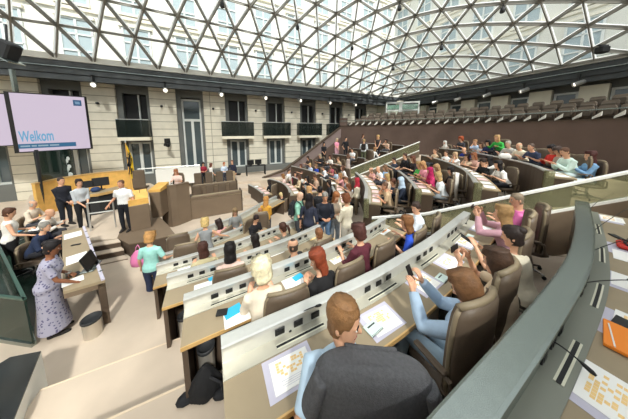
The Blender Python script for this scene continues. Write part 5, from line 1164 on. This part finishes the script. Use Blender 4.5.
m = MB(); m.tube([(-.09, 0, .062), (-.03, .02, .075), (.05, -.01, .072), (.1, .02, .06)], .012, 6); ob('strap', m, M['black'], o)
flat('desk_pad', R0, 608, 219, .4, .24, 'padm', 'lilac desk pad at the far end of the nearest bench', 'desk pad', 'lilac desk pads on the nearest bench', .0005); sheet(R0, 612, 219, 'programme sheet at the far end of the nearest bench', seed=5)
o = flat('phone', R0, 617, 237, .16, .06, 'black', 'black phone lying between the far microphones', 'phone', None, .005, .5, .009)
def microphone(row, b, t, dz, label, ctrl=.4):
    zb = DZ[row]+.005; p0 = Vector((*at(*b, zb), zb)); zt = DZ[row]+dz; p1 = Vector((*at(*t, zt), zt))
    r = emp('gooseneck_microphone', tuple(p0), label=label, cat='microphone', group='gooseneck microphones'); d = p1-p0
    m = MB(); m.lathe([(0, 0), (.016, 0), (.016, .012), (.008, .02), (0, .02)], (0, 0, 0), 12); ob('base', m, M['black'], r)
    c1 = Vector((d.x*.12, d.y*.12, max(.1, d.z*1.1))); pts = []
    for i in range(13):
        u = i/12; pts.append(c1*2*u*(1-u)+d*u*u+Vector((0, 0, .01*(1-u))))
    m = MB(); m.tube(pts, .0042, 6); ob('gooseneck', m, M['black'], r, True)
    e = (pts[-1]-pts[-2]).normalized(); m = MB(); m.tube([pts[-1]-e*.02, pts[-1], pts[-1]+e*.03, pts[-1]+e*.045], [.005, .011, .012, .006], 8); ob('capsule', m, M['black'], r, True)
microphone(R0, (541, 343), (584, 365), .07, 'gooseneck microphone bending over the yellow programme sheet, nearest the camera')
microphone(R0, (569, 291), (629, 280), .07, 'gooseneck microphone reaching over the blank white sheet')
microphone(R0, (583, 259), (629, 239), .08, 'gooseneck microphone reaching towards the red pouch')
microphone(R0, (590, 236), (629, 208), .1, 'gooseneck microphone second from the far bench end')
microphone(R0, (590, 210), (613, 194), .12, 'gooseneck microphone at the far bench end before the glass balustrade')
microphone(R1, (290, 331), (317, 306), .16, 'gooseneck microphone on the long bench left of the man in pale blue')
microphone(R1, (466, 224), (485, 207), .16, 'gooseneck microphone at the far end of the long bench')
# phones in hands
def held(who, F, k, off, label, rot, size=(.072, .15, .009)):
    c = F['wr'][1 if k == 'r' else -1]+Vector(off); m = MB(); m.rbox((0, 0, 0), size, .006); o = ob('phone', m, M['black'], None, label=label, cat='phone')
    m = MB(); m.rbox((0, 0, -size[2]/2-.0006), (size[0]*.9, size[1]*.92, .001), .0004); ob('display', m, M['dark'], o)
    m = MB(); m.lathe([(0, 0), (.011, 0), (.011, .003), (0, .003)], (size[0]*.25, size[1]*.38, size[2]/2), 10); ob('camera_lens', m, M['dark'], o)
    o.matrix_world = Matrix.Translation(who.location) @ who.rotation_euler.to_matrix().to_4x4() @ Matrix.Translation(c) @ rot; return o
RX = lambda a: Matrix.Rotation(a, 4, 'X'); RY = lambda a: Matrix.Rotation(a, 4, 'Y'); RZ = lambda a: Matrix.Rotation(a, 4, 'Z')
held(pw, pF, 'r', (-.08, .08, .07), 'black phone held upright in both hands by the woman in denim', RX(1.1))
held(p3, F3, 'r', (-.09, .1, .075), 'black phone held sideways by the dark-haired woman', RX(1.4) @ RZ(PI/2))
held(p5, F5, 'r', (-.08, .1, .075), 'phone raised highest by the woman with long blond hair', RX(1.5) @ RZ(PI/2))
held(p4, F4, 'l', (0, .1, .06), 'black phone held low over the desk by the woman in cream', RX(.6) @ RZ(.4))
# grey jacket over the chair
j = MB(); rs = []
for z, w_, y0, y1 in ((.52, .36, -.34, -.02), (.7, .36, -.345, -.06), (.9, .345, -.35, -.09), (1.05, .33, -.35, -.12), (1.16, .325, -.345, -.14), (1.22, .31, -.335, -.15), (1.26, .275, -.31, -.17), (1.275, .2, -.28, -.2)):
    rg = []
    for k in range(36):
        a = 2*PI*k/36; cx = math.copysign(abs(math.cos(a))**.7, math.cos(a)); sy = math.copysign(abs(math.sin(a))**.7, math.sin(a))
        fold = .008*math.sin(a*7+z*5)*(1.3-z); rg.append(Vector((cx*(w_+fold), (y0+y1)/2+sy*((y1-y0)/2+fold)-.02*abs(cx)**3*0, z-.03*abs(cx)**2*(z > 1.2))))
    rs.append(rg)
j.loft(rs); jb = remesh(j, .011, 3, 'jacket')
JO = JC.location+Matrix.Rotation(JC.rotation_euler[2], 3, 'Z') @ Vector((0, .08, -.075)); jr = emp('jacket', tuple(JO), JC.rotation_euler[2], label='charcoal grey wool jacket hung over the nearest chair back', cat='jacket'); JM = mat('grey_wool', '545457', .95, noise=.16, scale=60, bump=.5, bscale=160)
ob('shell', jb, JM, jr)
for s in (-1, 1):
    m = MB(); m.tube([(s*.28, -.28, 1.18), (s*.345, -.29, 1.0), (s*.365, -.27, .75), (s*.355, -.22, .55)], [(.05, .06), (.058, .065), (.052, .06), (.045, .05)], 12)
    ob('sleeve', remesh(m, .012, 2, 'sleeve'), JM, jr)
m = MB(); m.tube([(-.15, -.17, 1.245), (-.08, -.19, 1.262), (.08, -.19, 1.262), (.15, -.17, 1.245)], [(.016, .02)]*4, 10); ob('collar', remesh(m, .01, 2, 'collar'), JM, jr)
# bins beside the benches
def bin_(px, py, z, label, r_=.13, h=.36, mt='metalbin', liner='dark'):
    q = at(px, py, z); t = emp('waste_bin', (q[0], q[1], z), label=label, cat='bin')
    m = MB(); m.lathe([(0, 0), (r_*.9, 0), (r_*.92, .02), (r_, h-.015), (r_*1.03, h-.01), (r_*1.03, h), (r_*.95, h), (r_*.85, .03), (0, .03)], (0, 0, 0), 24); ob('body', m, M[mt], t, True)
    m = MB(); m.lathe([(r_*.98, h-.04), (r_*1.045, h-.03), (r_*1.05, h+.01), (r_*.95, h+.012), (r_*.8, h-.08), (r_*.2, h-.1), (0, h-.1)], (0, 0, 0), 18); ob('liner', m, M[liner], t, True)
bin_(94, 336, .36, 'brushed steel waste bin with dark liner under the registration table')
bin_(186, 334, FL[3], 'slim pale bin at the end of the third bench', .09, .34); bin_(208, 372, FL[2], 'slim pale bin at the end of the bench with the cyan folder', .09, .36)
# black bag on the carpet
q = at(206, 392, FL[2]); b = MB(); rs = []
for i, (z, a_, b_) in enumerate(((0, .1, .08), (.03, .16, .12), (.12, .15, .11), (.22, .11, .08), (.3, .06, .04), (.34, .02, .02))): rs.append([Vector((a_*math.cos(2*PI*k/16)*(1+.15*math.sin(3*k+i)), b_*math.sin(2*PI*k/16)*(1+.12*math.cos(2*k+i)), z)) for k in range(16)])
b.loft(rs); t = emp('backpack', (q[0], q[1], FL[2]), .5, label='black backpack slumped at the bench end by the aisle', cat='bag'); ob('body', remesh(b, .015, 2, 'bag'), cloth('161618'), t)
m = MB(); m.ell((.17, -.12, .04), (.11, .06, .04), 10, 6); m.ell((-.18, .02, .03), (.1, .07, .03), 10, 6); ob('flap', m, cloth('1d1d20'), t, True)
m = MB(); m.tube([(.05, -.08, .26), (.15, -.14, .2), (.17, -.14, .08), (.1, -.1, .02)], .014, 6); ob('strap', m, cloth('1d1d20'), t, True)
# pink carrier bag of the woman in mint
tw_ = next(p for p in PEOPLE if 'mint top' in p[2])[0]
q = atY(139, 262, 4.55); t = emp('carrier_bag', (q.x, q.y, .62), .3, label='bright pink plastic carrier bag hanging beside the woman in mint', cat='bag')
b = MB(); b.loft([[Vector((a_*math.cos(2*PI*k/18)*(1+.1*math.sin(4*k)), b_*math.sin(2*PI*k/18)*(1+.2*math.sin(3*k+z*9)), z)) for k in range(18)] for z, a_, b_ in ((0, .1, .05), (.03, .16, .08), (.15, .17, .09), (.3, .14, .06), (.38, .08, .03), (.42, .05, .02))]); ob('body', b, M['pink'], t, True)
m = MB(); m.tube([(-.05, 0, .4), (-.03, 0, .5), (0.01, .01, .56), (.04, 0, .5), (.05, 0, .4)], .01, 6); ob('handle', m, M['pink'], t, True)
# backpacks carried by standing men
def carried(lab, label, col, off=-.17):
    r = next(p for p in PEOPLE if lab in p[2])[0]; t = emp('backpack', tuple(r.location), r.rotation_euler[2], label=label, cat='bag')
    m = MB(); m.rbox((0, off, 1.22), (.3, .16, .44), .06); m.rbox((0, off-.09, 1.12), (.22, .06, .2), .03); ob('body', m, cloth(col), t)
    m = MB()
    for s in (-1, 1): m.tube([(s*.1, off+.08, 1.42), (s*.12, -.02, 1.5), (s*.12, .1, 1.42), (s*.12, .13, 1.25), (s*.13, .0, 1.05)], .016, 6)
    ob('strap', m, cloth(col), t)
carried('bald man in a pale green', 'dark grey backpack worn by the bald man in pale green', '26292e'); carried('carrying a dark backpack', 'dark backpack worn by the man in white beyond the second balustrade', '2e2a26')
# white jackets over far chairs
for x, y, lb in ((456, 184, 'white jacket hung over the chair right of the white patterned t-shirt'), (470, 183, 'second white jacket, hung over the chair nearest the bench end glass')):
    q = at(x, 174, BB+1.2); b = MB(); b.loft([ring(Vector((0, 0, z)), Vector((1, 0, 0)), Vector((0, 1, 0)), a_, .09, 16) for z, a_ in ((.35, .26), (.8, .27), (1.1, .25), (1.2, .2), (1.24, .1))]); o = ob('jacket', b, cloth('efeae2'), None, True, label=lb, cat='jacket', group='white jackets on chairs'); o.location = (q[0], q[1], BB); o.rotation_euler = (0, 0, 1.0)
    chair_at((q[0]-.17, q[1]+.09, BB), 1.05, 'taupe swivel chair under the '+('first' if x < 460 else 'second')+' white jacket by the bench end')
q = atY(505, 157, 6.6); b = MB(); b.tube([(-.2, 0, 0), (-.1, 0, .04), (.1, 0, .03), (.22, .02, -.03)], [(.03, .08), (.045, .1), (.045, .1), (.02, .06)], 10); o = ob('garment', b, cloth('f2efe9'), None, True, label='white garment draped over the top of a chair behind the black-haired women', cat='garment'); o.location = q
# ---------------------------------------------------------------- registration table
ZT = 1.28; c = [Vector(at(x, y, ZT)) for x, y in ((63, 291.7), (105, 280), (85, 227), (62, 231))]
t = emp('registration_table', (0, 0, 0), label='long narrow taupe registration table with papers, left foreground', cat='table')
m = MB(); m.poly([tuple(p) for p in c], ZT-.05, ZT); ob('table_top', m, M['desk'], t)
m = MB(); d = (c[1]-c[0]).normalized(); n = (c[3]-c[0]).normalized()
for p, q, nm in ((c[0], c[1], 'apron'), ):
    m.poly([tuple(p), tuple(q), tuple(q+n*.05), tuple(p+n*.05)], ZT-.14, ZT-.05); ob('apron', m, M['taupe'], t)
e = (c[2]-c[1]).normalized(); s_ = -d
for p in (c[1], c[2]-e*.08):
    m = MB(); m.poly([tuple(p), tuple(p+e*.08), tuple(p+e*.08+s_*.1), tuple(p+s_*.1)], .3, ZT-.05); ob('leg', m, M['taupe_d'], t)
m = MB(); m.poly([tuple(c[1]+e*.35+s_*.03), tuple(c[2]+s_*.03), tuple(c[2]+s_*.06), tuple(c[1]+e*.35+s_*.06)], .33, ZT-.05); ob('modesty_panel', m, M['taupe_d'], t)
m = MB(); m.poly([tuple(c[1]+s_*.05), tuple(c[1]), tuple(c[2]), tuple(c[2]+s_*.05)], ZT, ZT+.03); ob('screen_panel', m, M['padm'], t)
m = MB()
for i in range(6): q = c[1].lerp(c[2], .1+.15*i); m.box((q.x-.02, q.y, ZT+.031), (.05, .05, .004))
ob('socket_lid', m, M['alu_d'], t)
def onreg(name, x, y, w_, d_, t_, mt, label, cat, rot=.9, group=None):
    q = at(x, y, ZT+.001); m = MB(); m.rbox((0, 0, t_/2), (w_, d_, t_), .003); o = ob(name, m, M[mt], None, label=label, cat=cat, group=group); o.location = (q[0], q[1], ZT+.001); o.rotation_euler = (0, 0, rot); return o
onreg('paper', 77, 258, .3, .42, .003, 'paper', 'white sheets on the registration table before the navy jumper', 'paper', group='papers on the registration table')
onreg('paper', 73, 235, .3, .4, .003, 'paper', 'white sheets farthest along the registration table', 'paper', group='papers on the registration table')
onreg('paper', 73, 281, .26, .2, .003, 'paper', 'white sheet under the phone at the near end of the registration table', 'paper', group='papers on the registration table')
onreg('phone', 77, 274, .1, .18, .012, 'black', 'black handset on white paper at the near end of the registration table', 'phone', 1.2)
onreg('glasses', 76, 245, .16, .05, .02, 'black', 'pair of dark glasses lying on the registration table', 'glasses', .5)
q = at(69, 277, ZT); m = MB(); m.lathe([(0, 0), (.035, 0), (.04, .11), (.033, .11), (.03, .01), (0, .01)], (0, 0, 0), 14); o = ob('cup', m, M['metalbin'], None, True, label='pale drinking cup by the hand of the woman in the lilac dress', cat='cup'); o.location = (q[0], q[1], ZT)
q = at(90, 268, ZT); t = emp('desk_screen', (q[0], q[1], ZT), -1.1, label='dark built-in desk screen tilted on the registration table edge', cat='screen')
m = MB(); m.rbox((0, 0, .17), (.4, .03, .28), .01, M=Matrix.Rotation(.3, 3, 'X')); ob('display', m, M['black'], t); m = MB(); m.rbox((0, .02, .015), (.36, .2, .03), .01); ob('base', m, M['alu_d'], t)
t = emp('side_desk', tuple(list(at(26, 231, 1.1))+[.38]), .3, label='small dark desk with papers beside the person in the white waistcoat', cat='desk')
m = MB(); m.box((0, 0, .72), (1.1, .5, .04)); ob('desk_top', m, M['black'], t)
for x in (-.5, .5): m = MB(); m.box((x, 0, .35), (.05, .45, .7)); ob('leg', m, M['black'], t)
for i, (x, w_) in enumerate(((-.2, .2), (.18, .3))):
    m = MB(); m.box((0, 0, .002), (w_, .21, .004)); o = ob('paper', m, M['paper' if i else 'blue'], None, label=('white paper' if i else 'blue card')+' on the small dark desk at the left', cat='paper'); o.location = t.matrix_basis @ Vector((x, 0, .742)); o.rotation_euler = (0, 0, .3)
# ---------------------------------------------------------------- stairwell glass and parapet, lower left
zp = 1.0; q = [at(x, y, zp) for x, y in ((41, 351), (13, 421), (-40, 470), (-60, 400), (10, 357))]
t = emp('stair_parapet', (0, 0, 0), label='stairwell parapet with black glossy top and white side, lower left corner', cat='parapet')
m = MB(); m.poly(q, .2, zp-.015); ob('body', m, M['white'], t); m = MB(); m.poly(q, zp-.015, zp); ob('glossy_top', m, mat('black_gloss', '17191a', .12, noise=.2, scale=5), t)
g0 = Vector(at(34, 345, .4)); g1 = Vector(at(4, 275, .4)); g2 = Vector(at(-60, 330, .4))
for i, (a, b, h, lb) in enumerate(((g0, g1, .85, 'dark green glass balustrade panel running beside the lilac dress'), (g0, g2, .85, 'dark green glass balustrade panel above the stairwell, lower left'))):
    t = emp('stair_balustrade', (0, 0, 0), label=lb, cat='balustrade', group='green glass stairwell balustrades')
    m = MB(); m.sweep([tuple(a), tuple(b)], rect(-.012, .012, .42, .4+h)); ob('glass_panel', m, M['gglass'], t)
    m = MB(); m.sweep([tuple(a), tuple(b)], rect(-.02, .02, .4+h, .43+h)); ob('handrail', m, mat('green_glass_edge', '35544a', .3), t)
    m = MB(); m.sweep([tuple(a), tuple(b)], rect(-.03, .03, .38, .45)); ob('shoe_rail', m, M['alu_d'], t)
m = MB(); m.poly([tuple(g0), tuple(at(36, 300, .41)), tuple(at(40, 250, .41)), tuple(at(26, 226, .41)), (-13, 5.6), (-12, 1.0), tuple(g2)], .2, .415); ob('floor_stairwell', m, mat('stairwell_shade_paint', '22342c', .25, noise=.4, scale=2), None, kind='structure')  # flat dark green sheet painted for the darkness of the stair opening
# ================================================================== picture settings
vs = SC.view_settings; vs.view_transform = 'Standard'; vs.look = 'None'; vs.gamma = 1; vs.use_curve_mapping = False; vs.exposure = 0.12
SC.cycles.use_denoising = True; SC.cycles.max_bounces = 8; SC.cycles.diffuse_bounces = 4; SC.cycles.glossy_bounces = 3; SC.cycles.transparent_max_bounces = 16
bpy.data.scenes.remove(TMP)
